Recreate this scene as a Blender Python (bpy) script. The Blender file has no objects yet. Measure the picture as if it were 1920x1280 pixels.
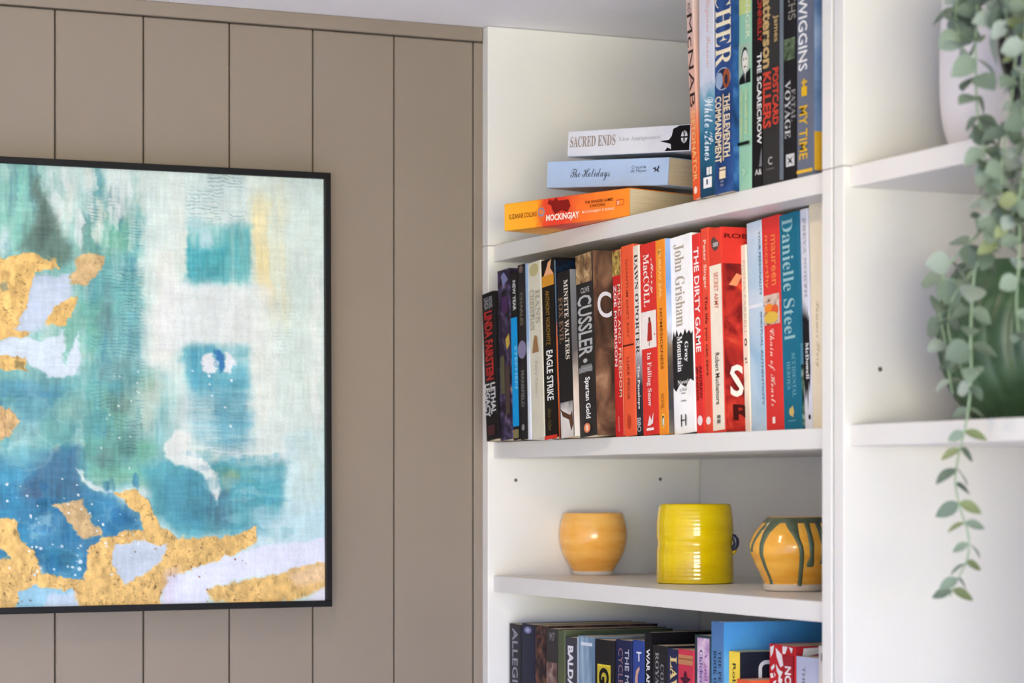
import bpy, bmesh, math, random
import numpy as np
from mathutils import Vector, Matrix

# ------------------------------------------------------------------ camera, light, exposure
SC = bpy.context.scene
COL = SC.collection
F = 4704.0                       # focal length in pixels of a 1920 px wide frame
CX, HY = 960.0, 918.0            # principal column, eye level row
CZ = 1.72                        # eye height
TH = math.atan(2080.0 / F)       # camera heading, from +Y towards +X
FW = (math.sin(TH), math.cos(TH))
RT = (math.cos(TH), -math.sin(TH))
D0 = F * 0.00055
PT = 0.015                       # thickness of the bookcase side panels
CAMX = 0.0 - FW[0] * D0 - RT[0] * ((915 - CX) / F * D0)
CAMY = -PT - FW[1] * D0 - RT[1] * ((915 - CX) / F * D0)

cam = bpy.data.cameras.new('camera')
camo = bpy.data.objects.new('camera', cam)
COL.objects.link(camo)
camo.location = (CAMX, CAMY, CZ)
camo.rotation_euler = (math.pi / 2, 0, -TH)
cam.sensor_width = 36.0
cam.lens = F * 36.0 / 1920.0
cam.shift_y = (HY - 640.0) / 1920.0
cam.clip_start = 0.05
cam.dof.use_dof = True
cam.dof.focus_distance = 2.33
cam.dof.aperture_fstop = 7.0
SC.camera = camo

SC.view_settings.view_transform = 'Standard'
SC.view_settings.look = 'None'
SC.view_settings.gamma = 1.0
SC.view_settings.use_curve_mapping = False
SC.view_settings.exposure = -0.2

WORLD = 40.0
world = bpy.data.worlds.new('World')
SC.world = world
world.use_nodes = True
wt = world.node_tree
wb = wt.nodes['Background']
# open sky above a garden: pale blue overhead, warm green below a hedge line
wc = wt.nodes.new('ShaderNodeTexCoord')
wsep = wt.nodes.new('ShaderNodeSeparateXYZ')
wr = wt.nodes.new('ShaderNodeValToRGB')
SKY = (0.16, 0.36, 1.05, 1)
GARDEN = (0.71, 0.675, 0.48, 1)
els = wr.color_ramp.elements
els[0].position, els[0].color = 0.0, GARDEN
els[1].position, els[1].color = 1.0, SKY
wm = wt.nodes.new('ShaderNodeMapRange')
wm.inputs['From Min'].default_value = 0.022
wm.inputs['From Max'].default_value = 0.055
wt.links.new(wc.outputs['Generated'], wsep.inputs[0])
wt.links.new(wsep.outputs['Z'], wm.inputs['Value'])
wt.links.new(wm.outputs['Result'], wr.inputs['Fac'])
wt.links.new(wr.outputs['Color'], wb.inputs[0])
wb.inputs[1].default_value = WORLD


def area_light(name, loc, target, sx, sy, power, color):
    l = bpy.data.lights.new(name, 'AREA')
    l.shape = 'RECTANGLE'
    l.size, l.size_y, l.energy, l.color = sx, sy, power, color
    o = bpy.data.objects.new(name, l)
    COL.objects.link(o)
    o.location = loc
    d = Vector(target) - Vector(loc)
    o.rotation_euler = d.to_track_quat('-Z', 'Z').to_euler()
    return o


ROOM_Y0, ROOM_X0 = -6.2, -3.9
CEIL = CZ + 0.4785
WIN = (-3.55, -1.10, 0.70, 2.15)      # window in the wall behind the camera: x0, x1, z0, z1
portal = area_light('window_portal', ((WIN[0] + WIN[1]) / 2, ROOM_Y0 + 0.01, (WIN[2] + WIN[3]) / 2), ((WIN[0] + WIN[1]) / 2, 0, (WIN[2] + WIN[3]) / 2), WIN[1] - WIN[0], WIN[3] - WIN[2], 1, (1, 1, 1))
portal.data.cycles.is_portal = True

# ------------------------------------------------------------------ helpers


def ray(px):
    k = (px - CX) / F
    return FW[0] + RT[0] * k, FW[1] + RT[1] * k


def on_x(px, X):
    """point of the vertical plane x = X seen in column px -> (y, depth)"""
    rx, ry = ray(px)
    t = (X - CAMX) / rx
    return CAMY + ry * t, t


def on_y(px, Y):
    rx, ry = ray(px)
    t = (Y - CAMY) / ry
    return CAMX + rx * t, t


def at_depth(px, py, t):
    rx, ry = ray(px)
    return Vector((CAMX + rx * t, CAMY + ry * t, CZ + (HY - py) * t / F))


def zat(py, t):
    return CZ + (HY - py) * t / F


def lin(c):
    def f(v):
        v /= 255.0
        return v / 12.92 if v <= 0.04045 else ((v + 0.055) / 1.055) ** 2.4
    return (f(c[0]), f(c[1]), f(c[2]), 1.0)


_mats = {}


def mat(rgb, rough=0.5, var=0.06, scale=40.0, bump=0.0, coat=0.0, metal=0.0, spec=0.5, name=None, stretch=None):
    """plain procedural paint / card: base colour with a little noise"""
    key = (tuple(rgb), rough, var, scale, bump, coat, metal, spec, stretch)
    if key in _mats:
        return _mats[key]
    m = bpy.data.materials.new(name or 'paint_%02x%02x%02x' % tuple(int(max(0, min(255, v))) for v in rgb))
    m.use_nodes = True
    nt = m.node_tree
    b = nt.nodes['Principled BSDF']
    c = lin(rgb)
    b.inputs['Base Color'].default_value = c
    b.inputs['Roughness'].default_value = rough
    b.inputs['Metallic'].default_value = metal
    b.inputs['Specular IOR Level'].default_value = spec
    if coat:
        b.inputs['Coat Weight'].default_value = coat
        b.inputs['Coat Roughness'].default_value = 0.055
    if var or bump:
        tc = nt.nodes.new('ShaderNodeTexCoord')
        mp = nt.nodes.new('ShaderNodeMapping')
        if stretch:
            mp.inputs['Scale'].default_value = stretch
        n = nt.nodes.new('ShaderNodeTexNoise')
        n.inputs['Scale'].default_value = scale
        n.inputs['Detail'].default_value = 4
        nt.links.new(tc.outputs['Object'], mp.inputs['Vector'])
        nt.links.new(mp.outputs['Vector'], n.inputs['Vector'])
        if var:
            r = nt.nodes.new('ShaderNodeMapRange')
            r.inputs['From Min'].default_value = 0.25
            r.inputs['From Max'].default_value = 0.75
            r.inputs['To Min'].default_value = 1 - var
            r.inputs['To Max'].default_value = 1 + var
            mx = nt.nodes.new('ShaderNodeMix')
            mx.data_type = 'RGBA'
            mx.blend_type = 'MULTIPLY'
            mx.inputs['Factor'].default_value = 1
            mx.inputs['A'].default_value = c
            nt.links.new(n.outputs['Fac'], r.inputs['Value'])
            nt.links.new(r.outputs['Result'], mx.inputs['B'])
            nt.links.new(mx.outputs['Result'], b.inputs['Base Color'])
        if bump:
            bp = nt.nodes.new('ShaderNodeBump')
            bp.inputs['Strength'].default_value = bump
            bp.inputs['Distance'].default_value = 0.002
            nt.links.new(n.outputs['Fac'], bp.inputs['Height'])
            nt.links.new(bp.outputs['Normal'], b.inputs['Normal'])
    _mats[key] = m
    return m


def art(stops, scale=30.0, rough=0.4, stretch=(1, 1, 1), detail=6, distort=0.6, offset=(0, 0, 0)):
    """printed picture: noise run through a colour ramp"""
    key = ('art', tuple(stops), scale, rough, stretch, offset)
    if key in _mats:
        return _mats[key]
    m = bpy.data.materials.new('printed_art')
    m.use_nodes = True
    nt = m.node_tree
    b = nt.nodes['Principled BSDF']
    b.inputs['Specular IOR Level'].default_value = 0.06
    b.inputs['Roughness'].default_value = rough
    tc = nt.nodes.new('ShaderNodeTexCoord')
    mp = nt.nodes.new('ShaderNodeMapping')
    mp.inputs['Scale'].default_value = stretch
    mp.inputs['Location'].default_value = offset
    n = nt.nodes.new('ShaderNodeTexNoise')
    n.inputs['Scale'].default_value = scale * 2.2
    n.inputs['Detail'].default_value = detail
    n.inputs['Distortion'].default_value = distort
    r = nt.nodes.new('ShaderNodeValToRGB')
    e = r.color_ramp.elements
    while len(e) < len(stops):
        e.new(0.5)
    for k, (p, c) in enumerate(stops):
        e[k].position = p
        e[k].color = lin(c)
    nt.links.new(tc.outputs['Object'], mp.inputs['Vector'])
    nt.links.new(mp.outputs['Vector'], n.inputs['Vector'])
    nt.links.new(n.outputs['Fac'], r.inputs['Fac'])
    nt.links.new(r.outputs['Color'], b.inputs['Base Color'])
    _mats[key] = m
    return m


def fade(axis, stops, size, rough=0.4):
    """print that runs from one ink to another along a local axis (metres)"""
    key = ('fade', axis, tuple(stops), size)
    if key in _mats:
        return _mats[key]
    m = bpy.data.materials.new('ink_blend')
    m.use_nodes = True
    nt = m.node_tree
    b = nt.nodes['Principled BSDF']
    b.inputs['Specular IOR Level'].default_value = 0.06
    b.inputs['Roughness'].default_value = rough
    tc = nt.nodes.new('ShaderNodeTexCoord')
    sp = nt.nodes.new('ShaderNodeSeparateXYZ')
    n = nt.nodes.new('ShaderNodeTexNoise')
    n.inputs['Scale'].default_value = 60
    n.inputs['Detail'].default_value = 5
    ma = nt.nodes.new('ShaderNodeMath')
    ma.operation = 'DIVIDE'
    ma.inputs[1].default_value = size
    mb = nt.nodes.new('ShaderNodeMath')
    mb.operation = 'MULTIPLY_ADD'
    mb.inputs[1].default_value = 0.22
    mc = nt.nodes.new('ShaderNodeMath')
    mc.operation = 'SUBTRACT'
    mc.inputs[1].default_value = 0.11
    r = nt.nodes.new('ShaderNodeValToRGB')
    e = r.color_ramp.elements
    while len(e) < len(stops):
        e.new(0.5)
    for k, (p, c) in enumerate(stops):
        e[k].position = p
        e[k].color = lin(c)
    nt.links.new(tc.outputs['Object'], sp.inputs[0])
    nt.links.new(tc.outputs['Object'], n.inputs['Vector'])
    nt.links.new(sp.outputs['XYZ'.index(axis)], ma.inputs[0])
    nt.links.new(n.outputs['Fac'], mb.inputs[0])
    nt.links.new(ma.outputs[0], mb.inputs[2])
    nt.links.new(mb.outputs[0], mc.inputs[0])
    nt.links.new(mc.outputs[0], r.inputs['Fac'])
    nt.links.new(r.outputs['Color'], b.inputs['Base Color'])
    _mats[key] = m
    return m


def link(name, me, m=None, parent=None, loc=None, smooth=False):
    if m is not None and not me.materials:
        me.materials.append(m)
    if smooth:
        me.polygons.foreach_set('use_smooth', [True] * len(me.polygons))
    o = bpy.data.objects.new(name, me)
    COL.objects.link(o)
    if parent is not None:
        o.parent = parent
    if loc is not None:
        o.location = loc
    return o


def empty(name, loc, label, cat, group=None, rot=None):
    o = bpy.data.objects.new(name, None)
    COL.objects.link(o)
    o.location = loc
    o.empty_display_size = 0.02
    if rot is not None:
        o.rotation_euler = rot
    tag(o, label, cat, group)
    return o


def tag(o, label=None, cat=None, group=None, kind=None):
    if label:
        o['label'] = label
    if cat:
        o['category'] = cat
    if group:
        o['group'] = group
    if kind:
        o['kind'] = kind
    return o


def box_mesh(name, x0, x1, y0, y1, z0, z1, bev=0.0, seg=2):
    bm = bmesh.new()
    bmesh.ops.create_cube(bm, size=1.0)
    for v in bm.verts:
        v.co = Vector(((x0 + x1) / 2 + v.co.x * (x1 - x0), (y0 + y1) / 2 + v.co.y * (y1 - y0), (z0 + z1) / 2 + v.co.z * (z1 - z0)))
    if bev:
        bmesh.ops.bevel(bm, geom=list(bm.edges), offset=bev, segments=seg, affect='EDGES', profile=0.5)
    me = bpy.data.meshes.new(name)
    bm.to_mesh(me)
    bm.free()
    return me


def box(name, x0, x1, y0, y1, z0, z1, m, parent=None, bev=0.0):
    """world-space box; its origin sits at the middle of its base (or is given in the parent's frame)"""
    x0, x1 = min(x0, x1), max(x0, x1)
    y0, y1 = min(y0, y1), max(y0, y1)
    cx, cy = (x0 + x1) / 2, (y0 + y1) / 2
    me = box_mesh(name, x0 - cx, x1 - cx, y0 - cy, y1 - cy, 0, z1 - z0, bev)
    loc = Vector((cx, cy, z0))
    if parent is not None:
        loc = loc - Vector(parent.location)
    return link(name, me, m, parent, loc)


def lathe(name, prof, seg=64, wob=None):
    """prof: list of (r, z); wob(r, z, a) -> r"""
    vs, fs = [], []
    for i, (r, z) in enumerate(prof):
        for k in range(seg):
            a = 2 * math.pi * k / seg
            rr = wob(r, z, a) if wob else r
            vs.append((rr * math.cos(a), rr * math.sin(a), z))
    for i in range(len(prof) - 1):
        for k in range(seg):
            a, b = i * seg + k, i * seg + (k + 1) % seg
            fs.append((a, b, b + seg, a + seg))
    fs.append(tuple(reversed(range(seg))))
    n = (len(prof) - 1) * seg
    fs.append(tuple(range(n, n + seg)))
    me = bpy.data.meshes.new(name)
    me.from_pydata(vs, [], fs)
    me.update()
    return me


def tube(name, pts, rad, sides=6):
    vs, fs = [], []
    P = [Vector(p) for p in pts]
    R = rad if isinstance(rad, (list, tuple)) else [rad] * len(P)
    ref = Vector((0.31, 0.2, 0.93))
    for i, p in enumerate(P):
        t = (P[min(i + 1, len(P) - 1)] - P[max(i - 1, 0)]).normalized()
        u = t.cross(ref)
        if u.length < 1e-4:
            u = t.cross(Vector((1, 0, 0)))
        u.normalize()
        w = t.cross(u)
        for k in range(sides):
            a = 2 * math.pi * k / sides
            vs.append(p + (u * math.cos(a) + w * math.sin(a)) * R[i])
    for i in range(len(P) - 1):
        for k in range(sides):
            a, b = i * sides + k, i * sides + (k + 1) % sides
            fs.append((a, b, b + sides, a + sides))
    fs.append(tuple(reversed(range(sides))))
    fs.append(tuple(range((len(P) - 1) * sides, len(P) * sides)))
    me = bpy.data.meshes.new(name)
    me.from_pydata([tuple(v) for v in vs], [], fs)
    me.update()
    return me


def spline(pts, n):
    """Catmull-Rom through pts, n samples per span"""
    P = [Vector(p) for p in pts]
    P = [P[0] * 2 - P[1]] + P + [P[-1] * 2 - P[-2]]
    out = []
    for i in range(1, len(P) - 2):
        for k in range(n):
            t = k / n
            a, b, c, d = P[i - 1], P[i], P[i + 1], P[i + 2]
            out.append(0.5 * ((2 * b) + (c - a) * t + (2 * a - 5 * b + 4 * c - d) * t * t + (3 * b - a - 3 * c + d) * t ** 3))
    out.append(P[-2])
    return out


# ------------------------------------------------------------------ shared materials
M_WALL = mat((135, 122, 107), 0.55, 0.03, 9, 0.0, name='taupe_wall_paint')
M_GROOVE = mat((120, 108, 96), 0.7, 0.03, 9, name='taupe_groove')
M_CEIL = mat((250, 248, 244), 0.8, 0.02, 6, name='ceiling_paint')
M_ROOM = mat((232, 231, 230), 0.8, 0.02, 5, name='room_wall_paint')
M_WHITE = mat((225, 222, 214), 0.42, 0.015, 14, name='white_melamine')
M_FLOOR = mat((228, 228, 230), 0.8, 0.15, 3, name='pale_carpet', stretch=(1, 9, 1))
M_DARK = mat((40, 38, 36), 0.6, 0.0)
M_PAGE = mat((222, 203, 166), 0.8, 0.10, 900, name='paper_pages', stretch=(0.02, 1, 0.02))
M_PAGEW = mat((226, 220, 204), 0.8, 0.08, 900, name='white_paper_pages', stretch=(0.02, 1, 0.02))

# ------------------------------------------------------------------ room shell
BX = 0.262                         # wall behind the bookcases


def struct(o, kind='structure'):
    o['kind'] = kind
    return o


struct(box('floor', ROOM_X0 - .1, BX + .1, ROOM_Y0 - .1, 0.12, -0.1, 0.0, M_FLOOR))
struct(box('ceiling', ROOM_X0 - .1, BX + .1, ROOM_Y0 - .1, 0.12, CEIL, CEIL + 0.1, M_CEIL))
struct(box('wall_right', BX, BX + 0.1, ROOM_Y0, 0.12, 0, CEIL, M_ROOM))


def wall_with_window(name, axis, pos, a0, a1, w0, w1, z0, z1, thick):
    """wall in 4 pieces around an opening, joined as one mesh; axis 'x': wall runs along x at y = pos"""
    bm = bmesh.new()
    for (p0, p1, q0, q1) in ((a0, w0, 0, CEIL), (w1, a1, 0, CEIL), (w0, w1, 0, z0), (w0, w1, z1, CEIL)):
        r = bmesh.ops.create_cube(bm, size=1.0)
        for v in r['verts']:
            a = (p0 + p1) / 2 + v.co.x * (p1 - p0)
            t = pos + v.co.y * thick
            z = (q0 + q1) / 2 + v.co.z * (q1 - q0)
            v.co = (a, t, z) if axis == 'x' else (t, a, z)
    me = bpy.data.meshes.new(name)
    bm.to_mesh(me)
    bm.free()
    return struct(link(name, me, M_ROOM))


wall_with_window('wall_back', 'x', ROOM_Y0 - 0.05, ROOM_X0, BX, *WIN, 0.1)
struct(box('wall_side', ROOM_X0 - 0.1, ROOM_X0, ROOM_Y0, 0.12, 0, CEIL, M_ROOM))


def window(name, axis, pos, a0, a1, z0, z1):
    w = bpy.data.objects.new(name, None)
    COL.objects.link(w)
    struct(w)
    mid = (a0 + a1) / 2
    w.location = (mid, pos, z0) if axis == 'x' else (pos, mid, z0)
    bars = [(a0, a0 + .05, z0, z1), (a1 - .05, a1, z0, z1), (a0, a1, z0, z0 + .05), (a0, a1, z1 - .05, z1), (mid - .02, mid + .02, z0, z1)]
    for (p0, p1, q0, q1) in bars:
        if axis == 'x':
            box('window_frame', p0, p1, pos - .03, pos + .03, q0, q1, M_WHITE, w)
        else:
            box('window_frame', pos - .03, pos + .03, p0, p1, q0, q1, M_WHITE, w)


window('window_1', 'x', ROOM_Y0 - 0.05, *WIN)

# boarded wall: backing, boards one by one, top rail, corner strip
wl = struct(box('wall_left', ROOM_X0, BX, 0.012, 0.12, 0, CEIL, M_GROOVE))
edges_px = [104, 270, 431, 589, 740, 888]
ex = [on_y(p, 0.0)[0] for p in edges_px]
pitch = (ex[4] - ex[0]) / 4
RAIL0 = zat(80, on_y(900, 0.0)[1])
rail_t = 0.004
xs = [ex[0] + pitch * k for k in range(-30, 6)]
xs = [x for x in xs if x > ROOM_X0 + 0.02]
bd = None
for k in range(len(xs) - 1):
    if bd is None:
        bd = box_mesh('board', -pitch / 2 + 0.0006, pitch / 2 - 0.0006, 0, 0.0115, 0, RAIL0, 0.0011, 1)
        bd.materials.append(M_WALL)
    o = link('board', bd, None, wl)
    o.location = Vector(((xs[k] + xs[k + 1]) / 2, 0.0005, 0)) - Vector(wl.location)
# the last narrow board up to the corner and the strip that covers the corner
corner = on_y(903, -PT)[0]
box('board', xs[-1] + 0.0006, 0.03, 0.0005, 0.012, 0, RAIL0, M_WALL, wl, 0.0011)
struct(box('trim_1', ROOM_X0, -0.001, -rail_t, 0.012, RAIL0 + 0.0008, CEIL, M_WALL, None, 0.0012))

# ------------------------------------------------------------------ bookcases
yA0 = -PT
yA1 = on_x(1541, 0.0)[0]           # inner face of the right panel of the first bookcase
yB0 = on_x(1582, 0.0)[0]           # inner face of the left panel of the second one
yAB = (yA1 + yB0) / 2
yB1 = yB0 - 0.37
XB = on_y(1312, yA0)[0]            # inner face of the back panel
RX = 0.006                         # shelves stand back a little from the panel edges
dS = on_x(925, RX)[1]
S1 = zat(461, dS)
S2 = zat(829, dS)
S3 = zat(1079, dS)
S4 = S3 - 0.262
ST = 0.0165
SB2 = zat(796, on_x(1597, RX)[1])
print('INFO XB', XB, 'yA1', yA1, 'yB0', yB0, 'S', S1 - CZ, S2 - CZ, S3 - CZ)


def bookcase(name, label, y0, y1, za, zb, shelves, top=True, backgap=0.0):
    """y0 far inner face, y1 near inner face"""
    r = empty(name, (0.12, (y0 + y1) / 2, za), label, 'bookcase')
    box('side_panel', 0, XB + .01, y0, y0 + PT - .0003, za, zb, M_WHITE, r, 0.0007)
    box('side_panel', 0, XB + .01, y1 - PT + .0003, y1, za, zb, M_WHITE, r, 0.0007)
    box('back_panel', XB, XB + .006, y1, y0 - 0.0018, za, zb, M_WHITE, r)
    for z in shelves:
        box('shelf', RX, XB - .0005, y1 + .0003, y0 - .0003, z - ST, z, M_WHITE, r, 0.0007)
    return r


ptA = bookcase('bookcase', 'white open bookcase against the taupe boarded wall, filled with paperbacks and pots', yA0, yA1, 0.0, S1,
               [S1, S2, S3, S4, S4 - .33, 0.4, 0.08])
bookcase('bookcase_extension', 'white top section under the ceiling holding the stacked books', yA0, yA1, S1 + .0005, CEIL - .0005, [])
ptB = bookcase('bookcase', 'white open bookcase at the right with the green pot and trailing plant', yB0, yB1, 0.0, S1,
               [S1, SB2, SB2 - 0.42, 0.75, 0.4, 0.08])
bookcase('bookcase_extension', 'white top section at the right holding the white planter', yB0, yB1, S1 + .0005, CEIL - .0005, [])
# shelf pin holes in the side panels
pin = None
for (px, py, yy, par) in ((967, 900, yA0, ptA), (1238, 898, yA0, ptA), (1650, 692, yB0, ptB)):
    x, t = on_y(px, yy)
    if pin is None:
        pin = lathe('shelf_pin_hole', [(0.0019, 0), (0.0019, 0.0004), (0.0012, 0.0005)], 14)
        pin.materials.append(mat((96, 92, 86), 0.6, 0))
    o = link('shelf_pin_hole', pin, None, par)
    o.location = Vector((x, yy, zat(py, t))) - Vector(par.location)
    o.rotation_euler = (math.pi / 2, 0, 0)

# ceiling downlights: one before the bookcase, three unseen ones added for bounced fill
def downlight(x, y, label, energy, soft, angle, blend):
    dl = empty('ceiling_downlight', (x, y, CEIL), label, 'ceiling light', 'recessed ceiling downlights')
    link('trim_ring', lathe('trim_ring', [(0.030, -0.001), (0.030, -0.004), (0.043, -0.005), (0.045, 0.0)], 40), M_WHITE, dl)
    link('lens', lathe('lens', [(0.0295, 0.0), (0.0295, -0.002), (0.02, -0.003), (0.002, -0.0034)], 32), M_LENS, dl)
    sp = bpy.data.lights.new('downlight_beam', 'SPOT')
    sp.energy = energy
    sp.color = LAMP
    sp.spot_size = math.radians(angle)
    sp.spot_blend = blend
    sp.shadow_soft_size = soft
    spo = bpy.data.objects.new('downlight_beam', sp)
    COL.objects.link(spo)
    spo.parent = dl
    spo.location = (0, 0, -0.012)


LAMP = (1.0, 0.78, 0.58)
M_LENS = mat((250, 244, 232), 0.4, 0.0, name='lamp_lens')
M_LENS.node_tree.nodes['Principled BSDF'].inputs['Emission Color'].default_value = (1.0, 0.85, 0.68, 1)
M_LENS.node_tree.nodes['Principled BSDF'].inputs['Emission Strength'].default_value = 6.0
downlight(-0.50, -0.66, 'round recessed downlight in the ceiling before the bookcase', 4.5, 0.012, 172, 0.5)
downlight(-1.9, -1.5, 'added fill downlight, unseen, in the ceiling before the painting', 80, 0.04, 92, 0.3)
downlight(-1.9, -3.3, 'added fill downlight, unseen, in the ceiling left of the window', 170, 0.04, 92, 0.3)
downlight(-0.6, -3.0, 'added fill downlight, unseen, in the ceiling right of the window', 170, 0.04, 92, 0.3)

# ------------------------------------------------------------------ books
_txt = {}


def styled(s, st):
    """serif and script letters of the built-in font's mathematical alphabets"""
    up, lo = {'serif': (0x1D400, 0x1D41A), 'script': (0x1D4D0, 0x1D4EA), 'italic': (0x1D468, 0x1D482)}[st]
    return ''.join(chr(up + ord(c) - 65) if 'A' <= c <= 'Z' else chr(lo + ord(c) - 97) if 'a' <= c <= 'z' else c for c in s)



def text_mesh(s, bold=0.0, shear=0.0):
    key = (s, bold, shear)
    if key in _txt:
        return _txt[key]
    cu = bpy.data.curves.new('lettering', 'FONT')
    cu.body = s
    cu.offset = bold
    cu.shear = shear
    cu.resolution_u = 6 if len(s) <= 5 else 2
    cu.space_line = 0.85
    cu.align_x = 'CENTER'
    o = bpy.data.objects.new('lettering', cu)
    me = bpy.data.meshes.new_from_object(o)
    co = np.empty(len(me.vertices) * 3)
    me.vertices.foreach_get('co', co)
    co = co.reshape(-1, 3)[:, :2]
    mn, mx = co.min(0), co.max(0)
    co = (co - mn) / (mx - mn)
    faces = [tuple(p.vertices) for p in me.polygons]
    bpy.data.objects.remove(o)
    bpy.data.curves.remove(cu)
    bpy.data.meshes.remove(me)
    _txt[key] = (co, faces)
    return _txt[key]


def T(s, u0, u1, v0, v1, col, bold=0.0, shear=0.0, face='S', flat=False, st=None):
    if st:
        s, shear = styled(s, st), 0.0
    return dict(k='t', s=s, b=(u0, u1, v0, v1), col=col, bold=bold, shear=shear, f=face, flat=flat)


def Rc(u0, u1, v0, v1, col, face='S'):
    return dict(k='r', b=(u0, u1, v0, v1), col=col, f=face)


def El(u0, u1, v0, v1, col, face='S'):
    return dict(k='e', b=(u0, u1, v0, v1), col=col, f=face)


def Pg(pts, col, face='S'):
    return dict(k='p', pts=pts, col=col, f=face)


def Ring(u0, u1, v0, v1, col, w, face='S'):
    """rounded outline frame"""
    return dict(k='f', b=(u0, u1, v0, v1), col=col, w=w, f=face)




def ink(c):
    if not isinstance(c, tuple):
        return c
    return mat(c, 0.5, 0.04, 120, spec=0.05)


def cover_mesh(t, d, h):
    """spine and two boards folded from one card, rounded at the hinges"""
    w, r = 0.0006, min(0.0012, t * 0.2)
    out = [(d, 0)]
    for k in range(4):
        a = math.pi / 2 * k / 3
        out.append((r - r * math.sin(a), -r + r * math.cos(a)))
    for k in range(4):
        a = math.pi / 2 * k / 3
        out.append((r - r * math.cos(a), -t + r - r * math.sin(a)))
    out.append((d, -t))
    inn = [(d, -t + w), (w, -t + w), (w, -w), (d, -w)]
    n = len(out)
    vs, fs = [], []
    # outer skin
    for z in (0, h):
        vs += [(x, y, z) for x, y in out]
    for k in range(n - 1):
        fs.append((k, k + n, k + n + 1, k + 1))
    o = len(vs)
    for z in (0, h):
        vs += [(x, y, z) for x, y in inn]
    for k in range(3):
        fs.append((o + k, o + k + 4, o + k + 5, o + k + 1))
    # rims at tail and head: boards and spine as strips
    for (bz, iz) in ((0, o), (n, o + 4)):
        fs.append((bz, iz + 3, iz + 2, bz + 1))
        fs.append((bz + n - 1, bz + n - 2, iz + 1, iz))
        fs.append(tuple([iz + 1] + [bz + k for k in range(n - 2, 0, -1)] + [iz + 2]))
    # fore edges of the two boards
    fs.append((0, o + 3, o + 7, n))
    fs.append((n - 1, o, o + 4, 2 * n - 1))
    me = bpy.data.meshes.new('cover')
    me.from_pydata(vs, [], fs)
    me.update()
    bm = bmesh.new()
    bm.from_mesh(me)
    bmesh.ops.recalc_face_normals(bm, faces=bm.faces)
    bm.to_mesh(me)
    bm.free()
    return me


def build_book(root, t, d, h, col, prints, vmap=None, pages=None, rough=0.38):
    cm = cover_mesh(t, d, h)
    link('cover', cm, mat(col, rough, 0.05, 60, spec=0.06) if isinstance(col, tuple) else col, root)
    pm = box_mesh('pages', 0.0007, d - 0.0015, -t + 0.0007, -0.0007, 0.0004, h - 0.0004)
    link('pages', pm, pages or M_PAGE, root)
    n = 0
    for p in prints:
        n += 1
        off = 0.00012 * n
        vm = vmap or (lambda v: v)
        if p['f'] == 'S':
            place = lambda u, v: (-off, -u * t, (1 - vm(v)) * h)
        else:
            place = lambda u, v: (u * d, -t - off, (1 - vm(v)) * h)
        k = p['k']
        if k == 'p':
            vs = [place(u, v) for u, v in p['pts']]
            fs = [tuple(range(len(vs)))]
            nm = 'printed_shape'
        else:
            u0, u1, v0, v1 = p['b']
            if k == 't':
                co, fs = text_mesh(p['s'], p['bold'], p['shear'])
                if p['flat']:
                    vs = [place(u0 + a * (u1 - u0), v1 - b * (v1 - v0)) for a, b in co]
                else:
                    vs = [place(u0 + b * (u1 - u0), v0 + a * (v1 - v0)) for a, b in co]
                nm = 'lettering'
            elif k == 'r':
                vs = [place(u0, v0), place(u0, v1), place(u1, v1), place(u1, v0)]
                fs = [(0, 1, 2, 3)]
                nm = 'printed_panel'
            elif k == 'e':
                vs = [place((u0 + u1) / 2 + (u1 - u0) / 2 * math.cos(a), (v0 + v1) / 2 + (v1 - v0) / 2 * math.sin(a)) for a in [2 * math.pi * i / 20 for i in range(20)]]
                fs = [tuple(range(20))]
                nm = 'printed_mark'
            else:
                w = p['w']
                q = [(u0, v0, 1), (u1, v0, 1), (u1, v1, 1), (u0, v1, 1)]
                dv = w * (d if p['f'] == 'C' else t) / h
                if vmap:
                    dv = dv / abs(vm(1) - vm(0))
                vs, fs = [], []
                N = 6
                cor = [(u1, v0, 0), (u1, v1, 1), (u0, v1, 2), (u0, v0, 3)]
                for (cu_, cv_, q_) in cor:
                    for i in range(N + 1):
                        a = math.pi / 2 * (q_ - 1) + math.pi / 2 * i / N
                        su = -1 if cu_ == u1 else 1
                        sv = 1 if cv_ == v0 else -1
                        for rr in (2.2, 1.2):
                            vs.append(place(cu_ + su * 2.2 * w + rr * w * math.cos(a), cv_ + sv * 2.2 * dv + rr * dv * math.sin(a)))
                m_ = len(vs) // 2
                fs = [(2 * i, 2 * ((i + 1) % m_), 2 * ((i + 1) % m_) + 1, 2 * i + 1) for i in range(m_)]
                nm = 'printed_frame'
        me = bpy.data.meshes.new(nm)
        me.from_pydata(vs, [], fs)
        me.update()
        link(nm, me, ink(p['col']), root)


_state = {}


def shelf_book(bl, br, top, zb, d, col, label, prints=(), lean=0.0, X=None, pages=None, group=None, rough=0.38):
    """a standing book; bl/br are the columns of the spine's foot, the run of books fixes its depth"""
    if X is None:
        y = _state['y'] - 0.0004
        X = on_y(bl, y)[0]
    y, tdep = on_x(bl, X)
    ybr = on_x(br, X)[0]
    yt, tt = on_x(bl - lean, X)
    zt = zat(top, tt)
    ang = math.atan2(yt - y, zt - zb)
    h = (zt - zb) / math.cos(ang)
    t = (y - ybr) * math.cos(ang)
    _state['y'] = ybr
    bot = HY - (zb - CZ) * F / tdep
    vm = lambda v: (v - top) / (bot - top)
    r = empty('book', (X, y, zb), label, 'book', group, rot=(-ang, 0, 0))
    build_book(r, t, d, h, col, prints, vm, pages, rough)
    if abs(X) > 0.05 or t < 0.002:
        print('INFO book', bl, 'X %.3f t %.4f h %.3f' % (X, t, h))
    return r


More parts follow.
